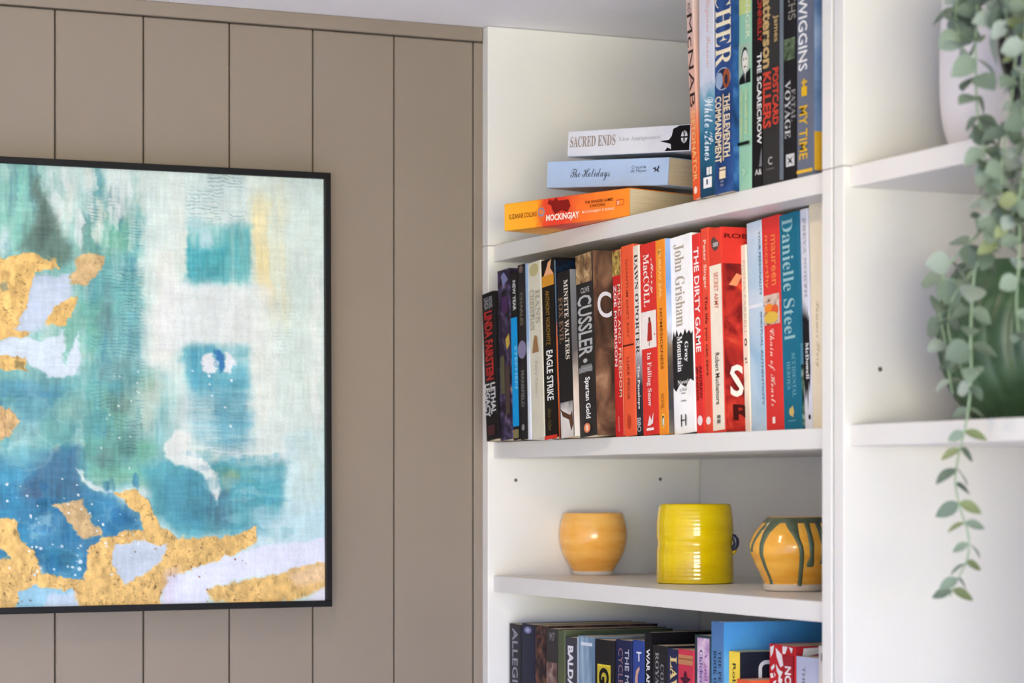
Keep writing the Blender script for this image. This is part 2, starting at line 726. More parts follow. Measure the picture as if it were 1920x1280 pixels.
def lying_book(px, py, z, yaw, tilt, t, d, h, col, label, prints=(), pages=None):
    """lies on its side, spine towards the room; px,py: foot of the spine's near end"""
    dep = F * (z - CZ) / (HY - py)
    p = at_depth(px, py, dep)
    r = empty('book', (p.x, p.y, z), label, 'book')
    m = Matrix.Rotation(math.radians(yaw), 4, 'Z') @ Matrix.Rotation(math.radians(tilt), 4, 'X') @ Matrix.Rotation(-math.pi / 2, 4, 'X')
    r.rotation_euler = m.to_euler()
    build_book(r, t, d, h, col, prints, None, pages)
    return r


BLACK, WHT, CREAM = (26, 24, 25), (236, 234, 228), (226, 214, 188)
SILV = (178, 178, 176)

# --- the stack lying on the upper shelf
lying_book(1180, 405.5, S1 + 0.0002, 17.4, 0, 0.0265, 0.110, 0.175, fade('Z', [(0.0, (244, 140, 44)), (0.38, (240, 112, 46)), (0.52, (222, 62, 46)), (0.66, (226, 74, 44)), (0.74, (246, 160, 40)), (1.0, (248, 176, 52))], 0.175),
           'orange and red paperback at the bottom of the lying stack', [
    T('SUZANNE COLLINS', .40, .58, .04, .27, (120, 50, 22), .012),
    El(.36, .70, .28, .335, (150, 130, 140)), El(.45, .62, .29, .325, (226, 120, 60)),
    Pg([(.80, .36), (.96, .375), (.88, .40), (.98, .43), (.86, .45), (.86, .53), (.62, .545), (.42, .52), (.50, .47), (.40, .42), (.55, .40), (.72, .39)], (132, 30, 24)),
    T('MOCKINGJAY', .10, .40, .35, .615, (246, 226, 206), .03),
    T('THE HUNGER GAMES', .62, .72, .66, .88, (92, 40, 20), .01), T('IS WATCHING', .47, .57, .70, .82, (92, 40, 20), .01),
    T('MOCKINGJAY IS RISING', .27, .38, .64, .89, (246, 214, 180), .01),
    Ring(.42, .62, .905, .965, (206, 60, 40), .02), T('SC', .45, .58, .915, .93, (240, 220, 210), .02)], M_PAGE)
lying_book(1252, 347, S1 + 0.0285, 17.0, 4.2, 0.0258, 0.110, 0.168, mat((176, 198, 226), 0.4, 0.03, 50),
           'pale blue paperback in the middle of the lying stack', [
    T('The Holidays', .22, .70, .20, .53, (70, 76, 92), 0.0, 0.35, st='script'),
    T('Cressida\nde Meyer', .46, .74, .70, .83, (84, 92, 110), 0.0, 0.2),
    Pg([(.62, .875), (.66, .90), (.55, .905), (.45, .89), (.57, .895)], (60, 66, 80)), Pg([(.72, .925), (.66, .93), (.50, .915), (.46, .93), (.54, .905), (.62, .915)], (60, 66, 80))], M_PAGE)
lying_book(1294.5, 283, S1 + 0.0568, 14.5, 4.2, 0.0245, 0.110, 0.176, mat((222, 221, 224), 0.35, 0.06, 26),
           'white and grey paperback with a black tail, top of the lying stack', [
    Pg([(.04, .80), (.18, .82), (.10, .85), (.30, .845), (.42, .76), (.46, .83), (.60, .85), (.86, .86), (.97, .91), (.97, .99), (.04, .99)], BLACK),
    T('SACRED ENDS', .36, .78, .02, .40, (156, 140, 128), 0.004, st='serif'), T('Lisa Appignanesi', .48, .66, .43, .765, (176, 176, 180), 0.0, 0.1, st='serif'),
    El(.30, .78, .925, .975, (228, 226, 224)), Rc(.50, .56, .922, .98, BLACK), Pg([(.3, .94), (.3, .945), (.8, .96), (.8, .955)], BLACK), Pg([(.3, .958), (.3, .963), (.8, .945), (.8, .94)], BLACK)], M_PAGE)

# --- upright books on the upper shelf
A_ORANGE = fade('Z', [(0.0, (226, 84, 44)), (0.30, (230, 110, 60)), (0.50, (222, 170, 148)), (1.0, (214, 190, 178))], 0.185)
shelf_book(1299, 1312, -8, S1, .11, A_ORANGE, 'pale pink paperback fading to orange at its foot, leaning beside the lying stack', [
    T('ANDY', .25, .70, 8, 30, (70, 56, 50), .01),
    T('McNAB', .14, .86, 30, 204, (52, 36, 32), 0), T('DETONATOR', .25, .80, 212, 342, (240, 190, 120), .01), El(.3, .75, 352, 366, (240, 214, 190))], 14, X=0.001)
shelf_book(1312, 1340, -8, S1, .11, fade('Z', [(0.0, (26, 60, 84)), (0.30, (44, 108, 136)), (0.46, (110, 160, 182)), (0.54, (200, 206, 216)), (0.7, (214, 216, 224)), (1.0, (216, 206, 206))], 0.185),
           'white paperback with a teal lower half and handwritten title', [
    T('Suzanne Treanne', .40, .75, 2, 134, (226, 172, 156), 0, .1, st='script'), T('White Hines', .36, .95, 188, 305, (226, 236, 240), 0.004, .5, st='script'),
    Rc(.50, .66, 318, 332, WHT), Rc(.70, .84, 318, 332, WHT), Rc(.30, .86, 336, 356, WHT), Rc(.5, .6, 340, 350, (40, 70, 90))], 2)
shelf_book(1340, 1373, -14, S1, .11, art([(0.3, (28, 48, 84)), (0.52, (44, 74, 128)), (0.75, (62, 98, 152))], 16), 'thick dark blue paperback with tall cream lettering', [
    T('CHER', .06, .96, -12, 128, (240, 226, 190), -0.004, st='serif'),
    El(.06, .94, 132, 174, (180, 190, 206)), El(.10, .90, 134, 172, (32, 40, 74)), El(.50, .92, 136, 172, (156, 82, 50)), El(.14, .52, 140, 170, (150, 170, 196)), El(.62, .80, 146, 166, (52, 44, 62)),
    Rc(.52, .58, 182, 306, (214, 190, 150)), T('THE ELEVENTH', .60, .93, 184, 300, (238, 222, 186), .02), T('COMMANDMENT', .10, .46, 184, 308, (238, 222, 186), .02),
    Rc(.35, .70, 318, 322, (232, 214, 176)), Rc(.35, .70, 324, 339, (232, 214, 176)), Rc(.42, .6, 342, 346, (120, 120, 140)), Rc(.42, .6, 349, 353, (120, 120, 140)),
    Rc(.0, 1, -14, 366, art([(0.3, (24, 44, 78)), (0.55, (46, 88, 140)), (0.8, (90, 140, 190))], 20), 'C')], 1)
shelf_book(1385, 1409, -6, S1, .11, (150, 198, 166), 'mint green paperback with a small black and white portrait on its spine', [
    Rc(.04, .96, -5, 30, (196, 208, 128)), T('ANGER', .55, .88, -4, 78, (214, 222, 190), .02),
    Rc(.04, .96, 86, 160, (166, 190, 164)), Pg([(.06, 160), (.10, 150), (.45, 138), (.60, 142), (.96, 134), (.96, 160)], (24, 24, 24)), El(.26, .78, 92, 140, (34, 32, 30)), El(.32, .80, 98, 140, (226, 222, 206)),
    El(.42, .50, 113, 117, (60, 56, 50)), El(.62, .70, 113, 117, (60, 56, 50)), El(.46, .68, 128, 131, (110, 90, 80)), Pg([(.50, 140), (.66, 140), (.62, 160), (.54, 160)], (230, 228, 220)), Pg([(.54, 142), (.60, 142), (.62, 160), (.52, 160)], (20, 20, 20)),
    T('Undercover operations', .16, .46, 172, 264, (206, 214, 150), .01), T('true inside story', .56, .84, 172, 256, (206, 214, 150), .01), Rc(.04, .96, 269, 275, (22, 30, 26)), T('A', .4, .7, 318, 334, (180, 214, 180), 0)], 0)
shelf_book(1409, 1430, -20, S1, .11, BLACK, 'black paperback with white block title, next to the mint green one', [
    T('CONNELLY', .55, .95, -12, 84, (190, 60, 44), .02), T('THE SCARECROW', .52, .92, 104, 274, WHT, .02), Pg([(.93, 280), (.97, 316), (.70, 316)], (120, 120, 120)), T('A&', .36, .95, 320, 331, WHT, 0, 0, 'S', True)], 0)
shelf_book(1430, 1461, -16, S1, .11, (52, 50, 48), 'charcoal paperback with gold author line and red title', [
    T('James', .62, .98, 36, 86, (196, 164, 108), .01), T('Patterson', .02, .58, -22, 130, (196, 164, 108), .03), T('POSTCARD', .62, .98, 134, 240, (206, 70, 52), .03), T('KILLERS', .04, .54, 138, 243, (206, 70, 52), .03),
    T('C', .38, .62, 298, 312, (210, 206, 200), 0, 0, 'S', True), Rc(.25, .75, 319, 321, (110, 108, 104)), Rc(0, 1, -16, 344, (104, 112, 122), 'C')], 0)
shelf_book(1468, 1493, -12, S1, .11, (34, 32, 33), 'black paperback with thin silver lettering and a green patch, second from the divider', [
    T('CHS', .40, .95, -6, 42, (150, 142, 134), 0),
    Rc(.10, .92, 76, 116, art([(0.3, (40, 48, 36)), (0.55, (96, 112, 82)), (0.75, (150, 164, 130))], 60)), T('FATAL', .66, .96, 172, 232, (150, 148, 146), 0, st='serif'), T('VOYAGE', .18, .60, 154, 262, (196, 194, 192), 0, st='serif'),
    Rc(.28, .90, 292, 315, (206, 204, 200)), Pg([(.34, 296), (.60, 302), (.84, 296), (.66, 304), (.84, 313), (.58, 307), (.34, 313), (.52, 304)], BLACK)], 0)
shelf_book(1494, 1526, -10, S1, .11, (104, 110, 124), 'grey paperback with white and yellow lettering, next to the divider', [
    T('WIGGINS', .10, .62, -2, 136, WHT, .012), Rc(.30, .62, 156, 160, (226, 178, 40)), Rc(.30, .62, 166, 184, (226, 178, 40)), Rc(.40, .5, 152, 166, (226, 178, 40)), T('MY TIME', .18, .66, 202, 302, (222, 176, 48), .012),
    Rc(.04, .96, 321, 327, (226, 180, 60)), Rc(0, 1, -10, 254, art([(0.3, (84, 112, 150)), (0.55, (140, 168, 200)), (0.75, (196, 210, 226))], 9), 'C'), Rc(0, 1, 254, 326, (236, 180, 50), 'C')], 0)

# --- the long row on the middle shelf
dark_art = art([(0.32, (24, 22, 28)), (0.5, (48, 40, 58)), (0.62, (90, 76, 110)), (0.75, (150, 130, 110))], 38)
shelf_book(912, 934, 553, S2, .108, (30, 27, 28), 'short black paperback with red and white lettering at the far left, jutting out', [
    T('LINDA', .20, .55, 562, 584, (150, 148, 146), .02), T('NOVEL', .60, .9, 562, 584, (150, 148, 146), .02), T('LINDA FAIRSTEIN', .18, .86, 588, 716, (170, 48, 46), .035), T('LETHAL', .54, .94, 722, 780, (206, 204, 202), .03), T('LEGACY', .08, .48, 722, 784, (206, 204, 202), .03), Rc(.2, .8, 800, 818, (70, 40, 42))], 9, X=-0.0195, rough=0.5)
shelf_book(938, 961, 509, S2, .108, dark_art, 'dark violet paperback with a starry picture, second from the boarded wall', [
    Pg([(.3, 520), (.55, 514), (.9, 530), (.6, 536), (.5, 545), (.4, 532)], (120, 124, 160)), Rc(.35, .8, 560, 590, (74, 46, 84)), Pg([(.6, 640), (.9, 630), (.95, 650), (.7, 660)], (186, 158, 70)), Rc(.15, .5, 670, 740, (86, 84, 62)), Rc(.55, .9, 690, 780, (76, 62, 54))], 6)
shelf_book(962, 975, 513, S2, .108, BLACK, 'thin black paperback with a bright blue strip', [
    T('NEW YEAR', .36, .78, 528, 584, (206, 206, 206), .02), Rc(.06, .94, 597, 800, (24, 146, 206)), T('STEPHEN', .50, .86, 650, 730, (120, 196, 230), .02), Rc(.1, .9, 806, 822, (130, 120, 80))], 6)
shelf_book(976, 989, 498, S2, .108, (36, 34, 36), 'thin dark paperback with grey lettering and a pale violet spot', [
    El(.2, .8, 500, 514, (110, 90, 84)), T('CHARLES', .3, .7, 550, 612, (120, 112, 96), .02), El(-.1, 1.1, 640, 674, (130, 124, 150)), T('MANSFIELD', .3, .75, 696, 764, (120, 118, 118), .02), El(.3, .7, 796, 808, (140, 136, 132))], 6)
shelf_book(990, 996, 495, S2, .108, fade('Z', [(0.0, (214, 218, 222)), (0.48, (206, 214, 222)), (0.56, (146, 174, 206)), (1.0, (150, 170, 196))], 0.18), 'very thin pale blue and white booklet', [], 6)
shelf_book(997, 1021, 495, S2, .108, (206, 200, 178), 'cream paperback with faint brown lettering and a small brown figure', [
    El(.15, .85, 498, 522, (178, 168, 120)), T('HANS', .55, .9, 548, 610, (166, 158, 140), 0.01, st='serif'), T('CHRISTIAN', .12, .48, 546, 622, (166, 158, 140), 0.01, st='serif'), Pg([(.45, 632), (.62, 634), (.74, 664), (.24, 664), (.34, 645)], (150, 112, 76)), T('Fairy Tales', .36, .62, 680, 740, (176, 168, 150), 0)], 8, pages=M_PAGEW)
shelf_book(1022, 1047, 490, S2, .108, (22, 19, 17), 'black paperback with an orange flame at its head and white title', [
    Rc(.05, .95, 520, 540, (206, 142, 46)), Pg([(.2, 520), (.4, 508), (.55, 496), (.8, 492), (.7, 508), (.95, 520)], (226, 164, 120)), T('ANTHONY HOROWITZ', .30, .60, 548, 650, (150, 112, 44), .01), T('EAGLE STRIKE', .28, .76, 660, 753, WHT, .02), T('alex rider', .3, .6, 768, 810, (110, 90, 50), 0), Rc(.03, .97, 818, 825, (206, 54, 40))], 8)
shelf_book(1048, 1051, 488, S2, .112, fade('Z', [(0.0, (150, 60, 34)), (0.3, (226, 110, 50)), (0.52, (214, 100, 50)), (0.6, (70, 90, 110)), (1.0, (110, 130, 146))], 0.185), 'thin tall paperback with orange spine and dark blue cover', [
    Rc(0, 1, 488, 822, art([(0.36, (14, 16, 20)), (0.55, (24, 40, 62)), (0.75, (50, 90, 124))], 30), 'C')], 10)
shelf_book(1052, 1077, 513, S2, .108, (32, 29, 29), 'black paperback with cream serif lettering and a white foot', [
    Rc(.03, .97, 756, 822, fade('Z', [(0.0, (206, 196, 184)), (0.12, (226, 220, 212)), (0.24, (90, 84, 82)), (0.30, (32, 29, 29))], 0.165)), Pg([(.0, 766), (.2, 772), (.75, 782), (.92, 774), (.97, 800), (.8, 812), (.65, 790), (.2, 782)], (92, 62, 46)),
    T('MINETTE WALTERS', .55, .86, 530, 678, (222, 212, 196), .006, st='serif'), T('FOX EVIL', .14, .46, 560, 646, (134, 106, 84), 0.004, st='serif'),
    Rc(0, 1, 513, 822, fade('Z', [(0.0, (226, 218, 206)), (0.24, (214, 196, 180)), (0.5, (92, 88, 88)), (1.0, (120, 122, 124))], 0.165), 'C')], 9)
brown_field = art([(0.28, (40, 32, 28)), (0.48, (84, 62, 48)), (0.62, (120, 92, 70)), (0.78, (176, 146, 116))], 22, stretch=(1, 1, .6))
shelf_book(1087, 1119, 481, S2, .108, (44, 40, 38), 'thick black and brown paperback with large silver lettering and a brown picture cover', [
    Rc(.03, .97, 481, 535, art([(0.3, (70, 50, 36)), (0.5, (140, 108, 74)), (0.7, (206, 176, 130))], 46)), T('CLIVE', .30, .80, 544, 554, SILV, .02, 0, 'S', True), T('CUSSLER', .10, .92, 558, 672, SILV, .02), El(.35, .6, 676, 684, SILV), Rc(.2, .85, 688, 700, (120, 118, 116)), T('BLACKWOOD', .12, .9, 692, 702, SILV, .01, 0, 'S', True),
    T('Spartan Gold', .38, .74, 711, 788, WHT, .025), El(.32, .70, 796, 814, (226, 130, 84)), El(.42, .60, 799, 811, (240, 200, 170)),
    Rc(0, 1, 480, 822, brown_field, 'C'), T('C', .035, .17, 556, 604, (196, 200, 204), .01, 0, 'C', True)], 9)
shelf_book(1154, 1170, 471, S2, .108, (206, 46, 44), 'red paperback with white lettering and a gold picture at its head', [
    Rc(.04, .96, 472, 519, art([(0.3, (70, 60, 40)), (0.5, (170, 140, 70)), (0.7, (214, 190, 110))], 80)), T('MUSIC AND FREEDOM', .60, .92, 536, 746, (240, 206, 170), .012), T('ZOE MORRISON', .16, .48, 536, 688, (246, 226, 220), .02), Rc(.45, .55, 782, 810, (226, 130, 120))], 7)
shelf_book(1171, 1193, 463, S2, .108, (236, 94, 58), 'orange paperback with dark lettering and a thin dark line across', [
    T('QUANTUM DRIFT ROY', .34, .56, 488, 636, (150, 58, 36), .01), Rc(.03, .97, 648, 651, (90, 36, 26)), T('LUKE PRIOR', .34, .56, 672, 752, (150, 58, 36), .01), El(.3, .62, 778, 806, (190, 66, 40)), Rc(.0, .06, 466, 816, (244, 150, 110))], 7)
shelf_book(1194, 1205, 462, S2, .108, fade('Z', [(0.0, (40, 40, 44)), (0.22, (52, 52, 58)), (0.36, (150, 146, 150)), (0.48, (226, 218, 208)), (1.0, (232, 214, 196))], 0.185), 'narrow white paperback turning grey at its foot', [
    T("DAWN O'PORTER", .22, .84, 478, 664, (66, 60, 58), 0.0, st='serif'), T('The Penelope', .3, .8, 686, 768, WHT, .02), T('BBO', .2, .8, 784, 810, (206, 204, 202), .01)], 8)
shelf_book(1206, 1236, 460, S2, .108, (218, 54, 46), 'red paperback with a white panel showing a woman in a red dress', [
    T('Mary', .62, .84, 490, 556, (246, 226, 216), 0, .4, st='script'), T('MacCOLL', .22, .58, 480, 578, (246, 226, 216), 0.004, st='serif'), Rc(.03, .97, 587, 656, (238, 228, 218)), Pg([(.46, 610), (.60, 602), (.68, 612), (.70, 642), (.40, 643), (.44, 624)], (178, 50, 42)), El(.50, .62, 598, 608, (110, 60, 44)), Rc(.52, .56, 643, 652, (170, 110, 90)), El(.86, .92, 630, 634, (190, 90, 80)),
    T('In Falling Snow', .34, .66, 664, 764, (246, 222, 212), 0, st='serif'), Pg([(.35, 800), (.5, 780), (.6, 790), (.75, 776), (.7, 796), (.5, 800)], (244, 220, 214)), Rc(.3, .75, 804, 809, (244, 220, 214))], 7)
shelf_book(1236, 1254, 452, S2, .108, (242, 146, 46), 'orange paperback with a white bird mark near its foot', [
    T('MURRAY BAIL', .30, .58, 470, 562, (250, 206, 130), .01), T('HOMESICKNESS', .34, .62, 580, 694, (132, 70, 24), .012), T('NOVEL', .3, .6, 740, 768, (150, 84, 30), 0), El(.28, .72, 776, 804, (246, 190, 80)), El(.38, .62, 780, 801, (60, 44, 30)), El(.45, .6, 784, 800, (240, 232, 220)),
    Rc(0, 1, 452, 815, fade('Z', [(0.0, (120, 112, 104)), (0.14, (60, 60, 66)), (0.34, (84, 74, 66)), (0.44, (140, 120, 100)), (0.52, (190, 200, 214)), (0.75, (110, 146, 196)), (1.0, (150, 176, 212))], 0.185), 'C')], 8)
shelf_book(1264, 1305, 448, S2, .112, (250, 247, 242), 'thick white paperback with black fir trees across its spine', [
    Pg([(.03, 640), (.10, 622), (.16, 634), (.24, 620), (.32, 634), (.42, 626), (.52, 634), (.62, 622), (.70, 632), (.80, 626), (.90, 634), (.97, 628), (.97, 722), (.80, 716), (.60, 730), (.35, 722), (.15, 736), (.03, 728)], (44, 42, 42)), T('John Grisham', .18, .66, 462, 616, (178, 164, 142), 0, st='serif'), T('Gray', .56, .76, 646, 684, (240, 238, 234), .01, st='serif'), T('Mountain', .26, .50, 634, 700, (240, 238, 234), .01, st='serif'), T('Novel', .25, .75, 716, 724, WHT, 0, 0, 'S', True, st='serif'), T('to Read', .34, .66, 730, 737, (120, 118, 114), 0, 0, 'S', True), Rc(.42, .60, 740, 742, (150, 148, 144)), Rc(.40, .64, 754, 756, (150, 148, 144)), Rc(.38, .42, 780, 802, (50, 48, 48)), Rc(.58, .62, 780, 802, (50, 48, 48)), Rc(.38, .62, 790, 792, (50, 48, 48))], 9, pages=M_PAGEW)
shelf_book(1306, 1321, 441, S2, .108, (224, 56, 50), 'slim red paperback with white capitals down its spine', [
    T('THE DIRTY GAME', .24, .86, 466, 662, (246, 236, 228), .02), T('ANDREW', .56, .92, 688, 750, (96, 26, 24), .02), T('JENNINGS', .12, .48, 688, 752, (96, 26, 24), .02), El(.24, .86, 780, 799, (244, 226, 220))], 10)
shelf_book(1322, 1336, 430, S2, .108, (230, 80, 58), 'slim orange red paperback, mixed white and dark lettering', [
    T('Peter Singer', .24, .72, 452, 544, (246, 214, 190), .015), T('The life you can save', .30, .76, 556, 706, (110, 34, 26), .01), El(.24, .86, 782, 797, (246, 226, 216))], 9)
sa = art([(0.28, (60, 22, 22)), (0.45, (126, 32, 30)), (0.6, (190, 52, 42)), (0.8, (226, 96, 62))], 20, stretch=(1, 1, 1))
shelf_book(1337, 1361, 432, S2, .112, (226, 66, 50), 'red paperback with a cream panel on its spine and a crowded red picture cover', [
    Pg([(.20, 452), (.40, 446), (.70, 456), (.86, 462), (.70, 472), (.45, 474), (.25, 466)], (92, 74, 66)), T('CHERUB', .35, .75, 458, 466, (230, 220, 210), .03, 0, 'S', True), Rc(.05, .97, 500, 808, (240, 226, 204)), T('SECRET ARMY', .38, .70, 514, 582, (206, 104, 74), .012), T('Robert Muchamore', .34, .68, 664, 760, (70, 62, 56), .012), Rc(.4, .66, 780, 786, (110, 104, 98)), Rc(.4, .66, 788, 795, (110, 104, 98)),
    Rc(0, 1, 500, 812, sa, 'C'), Rc(0, 1, 432, 500, (216, 58, 48), 'C'), T('ROBERT', .02, .42, 444, 453, (110, 30, 26), .03, 0, 'C', True), Pg([(.05, 540), (.12, 518), (.17, 522), (.12, 542)], (232, 140, 96), 'C'), El(.30, .44, 548, 584, (60, 56, 56), 'C'), Pg([(.18, 592), (.30, 594), (.36, 612), (.26, 606)], (234, 120, 72), 'C'), T('SECRET', .04, .96, 688, 748, (244, 226, 214), .02, 0, 'C', True), T('Robert', .06, .90, 762, 792, (70, 22, 20), .03, 0, 'C', True)], 9)
shelf_book(1397, 1408, 461, S2, .108, (240, 228, 204), 'thin cream paperback with faint lettering, beside the crowded red cover', [
    T('FIONA FARRELL', .40, .78, 490, 630, (196, 180, 150), 0), El(.35, .8, 636, 650, (60, 56, 52)), El(.45, .7, 639, 647, (240, 228, 204)), Rc(.4, .7, 672, 676, (120, 110, 100)), Rc(.5, .8, 680, 682, (120, 110, 100))], 10)
shelf_book(1409, 1437, 420, S2, .108, art([(0.3, (156, 192, 212)), (0.5, (182, 208, 222)), (0.7, (214, 224, 228))], 9), 'pale sky blue paperback with lettering along its right edge', [
    Rc(.03, .97, 574, 580, (226, 232, 234)), T('YOUR PERSONALITY', .80, .94, 440, 560, (70, 90, 110), .01), T('SPIRITUAL AUTHENTICITY', .80, .94, 590, 764, (92, 112, 132), .01)], 10)
shelf_book(1437, 1469, 411, S2, .108, (220, 58, 52), 'red paperback with orange lettering and a small picture of yellow flowers', [
    T('maureen', .54, .80, 446, 540, (236, 132, 74), .01), T('mccarthy', .14, .40, 444, 544, (236, 132, 74), .01), Rc(.03, .97, 556, 612, art([(0.3, (120, 70, 50)), (0.5, (206, 180, 160)), (0.7, (222, 206, 190))], 60)), El(.12, .60, 572, 590, (232, 140, 46)), El(.50, .92, 576, 596, (222, 96, 56)), El(.10, .90, 588, 610, (222, 184, 76)),
    T('Chain of Hearts', .28, .66, 620, 764, (246, 208, 190), -0.004, .4, st='script'), Rc(.44, .60, 784, 796, (246, 226, 216))], 10)
shelf_book(1470, 1504, 405, S2, .112, (30, 108, 132), 'teal paperback with large silver lettering', [
    T('Danielle Steel', .16, .76, 414, 640, (150, 190, 192), -0.004, st='serif'), T('ACCIDENTAL', .54, .74, 664, 748, (110, 170, 178), 0, st='serif'), T('HEROES', .26, .46, 680, 732, (110, 170, 178), 0, st='serif'), El(.34, .62, 766, 782, (206, 182, 110)), Rc(.5, .58, 764, 784, (206, 182, 110)), Rc(.3, .7, 790, 792, (110, 160, 170)),
    Rc(0, 1, 405, 650, (52, 116, 142), 'C'), Rc(0, 1, 650, 690, (96, 150, 170), 'C'), Rc(0, 1, 690, 803, art([(0.4, (34, 44, 46)), (0.55, (80, 110, 90)), (0.75, (180, 196, 180))], 40), 'C')], 10)
shelf_book(1509, 1523, 394, S2, .108, (222, 222, 228), 'white paperback with black grass blades and pale lettering', [
    Pg([(.08, 596), (.22, 560), (.28, 598), (.45, 566), (.55, 600), (.72, 574), (.78, 604), (.94, 590), (.96, 700), (.80, 740), (.70, 716), (.55, 770), (.45, 730), (.25, 752), (.05, 710)], (36, 34, 36)), T('FREYA NORTH', .40, .78, 410, 560, (176, 176, 178), .01, st='serif'), T('McDowell', .40, .82, 644, 712, (232, 230, 226), .01, st='serif'), El(.6, .9, 778, 788, (50, 48, 50))], 10)
shelf_book(1524, 1549, 385, S2, .108, (236, 222, 190), 'cream paperback at the right end of the row, against the divider', [
    T('Summer Story', .30, .66, 566, 690, (186, 166, 122), -0.004, .5, st='script')], 8)

# --- the row on the lowest shelf
shelf_book(955, 977, 1168, S4, .125, (40, 38, 44), 'dark slate paperback with wide silver capitals, first on the lowest shelf', [T('ALLEGIANT', .26, .72, 1176, 1345, (150, 150, 158), .01)], X=0.021)
shelf_book(978, 1003, 1168, S4, .125, (38, 40, 58), 'dark navy paperback with a pale round emblem at its head', [El(.2, .75, 1173, 1186, (120, 124, 160)), El(.35, .6, 1176, 1183, (170, 172, 196))])
shelf_book(1003, 1024, 1171, S4, .125, art([(0.3, (30, 24, 26)), (0.5, (60, 44, 42)), (0.7, (126, 84, 66))], 44), 'dark brown paperback with rusty speckles', [Rc(.2, .5, 1190, 1194, (110, 60, 50))])
shelf_book(1024, 1046, 1177, S4, .12, (58, 54, 54), 'dark grey paperback with a small silver heading', [T('M7', .3, .75, 1184, 1200, (130, 128, 130), .02, 0, 'S', True), Rc(.05, .95, 1240, 1300, art([(0.3, (60, 46, 44)), (0.5, (120, 92, 84)), (0.7, (160, 140, 130))], 50))])
shelf_book(1046, 1058, 1181, S4, .12, fade('Z', [(0.0, (44, 42, 40)), (0.54, (44, 42, 40)), (0.62, (106, 106, 66)), (1.0, (84, 92, 66))], 0.185), 'thin olive green paperback', [])
shelf_book(1060, 1081, 1193, S4, .115, (66, 66, 72), 'charcoal paperback with heavy white capitals', [T('BALDACCI', .22, .72, 1209, 1330, (226, 222, 226), .04)])
shelf_book(1083, 1113, 1191, S4, .115, art([(0.3, (74, 96, 118)), (0.5, (128, 154, 174)), (0.7, (176, 196, 210))], 24, stretch=(1, 3, .15)), 'glassy light blue paperback with a white bar', [Rc(.22, .92, 1202, 1208, (214, 222, 230)), Rc(.0, .08, 1194, 1340, (196, 206, 216))])
shelf_book(1115, 1149, 1197, S4, .115, (36, 33, 34), 'black paperback with a yellow boxed title', [Rc(.16, .88, 1243, 1380, (228, 206, 60)), Rc(.20, .84, 1246, 1377, (196, 176, 60)), T('GONE', .26, .80, 1249, 1372, (30, 28, 26), .05)])
shelf_book(1154, 1183, 1198, S4, .115, (36, 42, 74), 'navy paperback with two lines of capitals', [T('THE MAN', .62, .88, 1214, 1310, (186, 186, 196), .012), T('CYCLED TO', .20, .50, 1213, 1340, (150, 112, 116), .004)])
shelf_book(1186, 1207, 1199, S4, .115, (52, 72, 138), 'royal blue paperback with a flesh coloured curved shape', [T('T', .36, .80, 1220, 1238, (232, 232, 236), .02, 0, 'S', True), Pg([(.25, 1340), (.25, 1270), (.36, 1255), (.62, 1247), (.66, 1252), (.5, 1262), (.48, 1275), (.52, 1340)], (206, 160, 132))])
shelf_book(1208, 1222, 1184, S4, .15, (30, 28, 30), 'tall black hardback with broken white lettering', [T('WAR AND', .28, .75, 1215, 1300, (226, 224, 222), .03), Rc(0, 1, 1184, 1480, (24, 22, 26), 'C')])
shelf_book(1223, 1250, 1208, S4, .115, (40, 38, 40), 'black paperback with two lines of thin grey capitals', [T('ROYALE', .22, .46, 1221, 1310, (150, 148, 148), 0, st='serif'), T('COMPANY', .58, .82, 1242, 1350, (140, 138, 138), 0, st='serif')])
shelf_book(1251, 1270, 1215, S4, .115, (44, 46, 76), 'navy paperback with slanting yellow capitals', [T('LAWS', .30, .96, 1229, 1320, (220, 196, 130), .01, st='serif')])
shelf_book(1271, 1300, 1216, S4, .115, (196, 58, 76), 'crimson book with gold bands and a dark ornament', [Rc(.03, .97, 1226, 1244, (190, 128, 90)), Rc(.03, .97, 1232, 1235, (150, 96, 66)), Pg([(.5, 1254), (.62, 1264), (.56, 1266), (.86, 1270), (.64, 1276), (.62, 1290), (.38, 1290), (.36, 1276), (.14, 1270), (.44, 1266), (.38, 1264)], (74, 34, 50))])
shelf_book(1302, 1331, 1189, S4, .12, (48, 66, 72), 'lilac and pink paperback between the crimson and the large blue books', [Rc(.20, .98, 1194, 1400, art([(0.3, (170, 130, 170)), (0.5, (206, 172, 200)), (0.7, (226, 206, 214))], 40)), T('A 2nd Cup', .62, .86, 1218, 1320, (150, 90, 140), 0, .3, st='serif'), T('Chicken Soup', .30, .56, 1216, 1330, (96, 84, 140), 0, .2, st='serif')])
shelf_book(1333, 1357, 1164, S4, .165, fade('Z', [(0.0, (150, 190, 190)), (0.55, (130, 172, 184)), (0.72, (92, 134, 178)), (1.0, (84, 122, 168))], 0.235), 'large sky blue paperback standing taller than all around it', [T('THE PENGUIN', .58, .82, 1218, 1330, (44, 66, 84), .006, st='serif'), T('BOOK OF', .20, .46, 1218, 1290, (44, 66, 84), .006, st='serif'), Rc(0, 1, 1164, 1500, fade('Z', [(0.0, (150, 190, 210)), (0.5, (146, 194, 224)), (0.8, (92, 162, 212)), (1.0, (74, 146, 204))], 0.235), 'C')], pages=M_PAGEW)
shelf_book(1366, 1387, 1220, S4, .115, (244, 208, 70), 'yellow spined paperback with a black cover and white frame', [T('Robert', .36, .66, 1242, 1316, (60, 52, 40), .012), Rc(0, 1, 1220, 1480, (36, 38, 50), 'C'), Ring(.16, 1.1, 1236, 1400, (226, 224, 226), .03, 'C'), T('The', .36, .64, 1248, 1257, (222, 220, 222), .01, 0, 'C', True)])
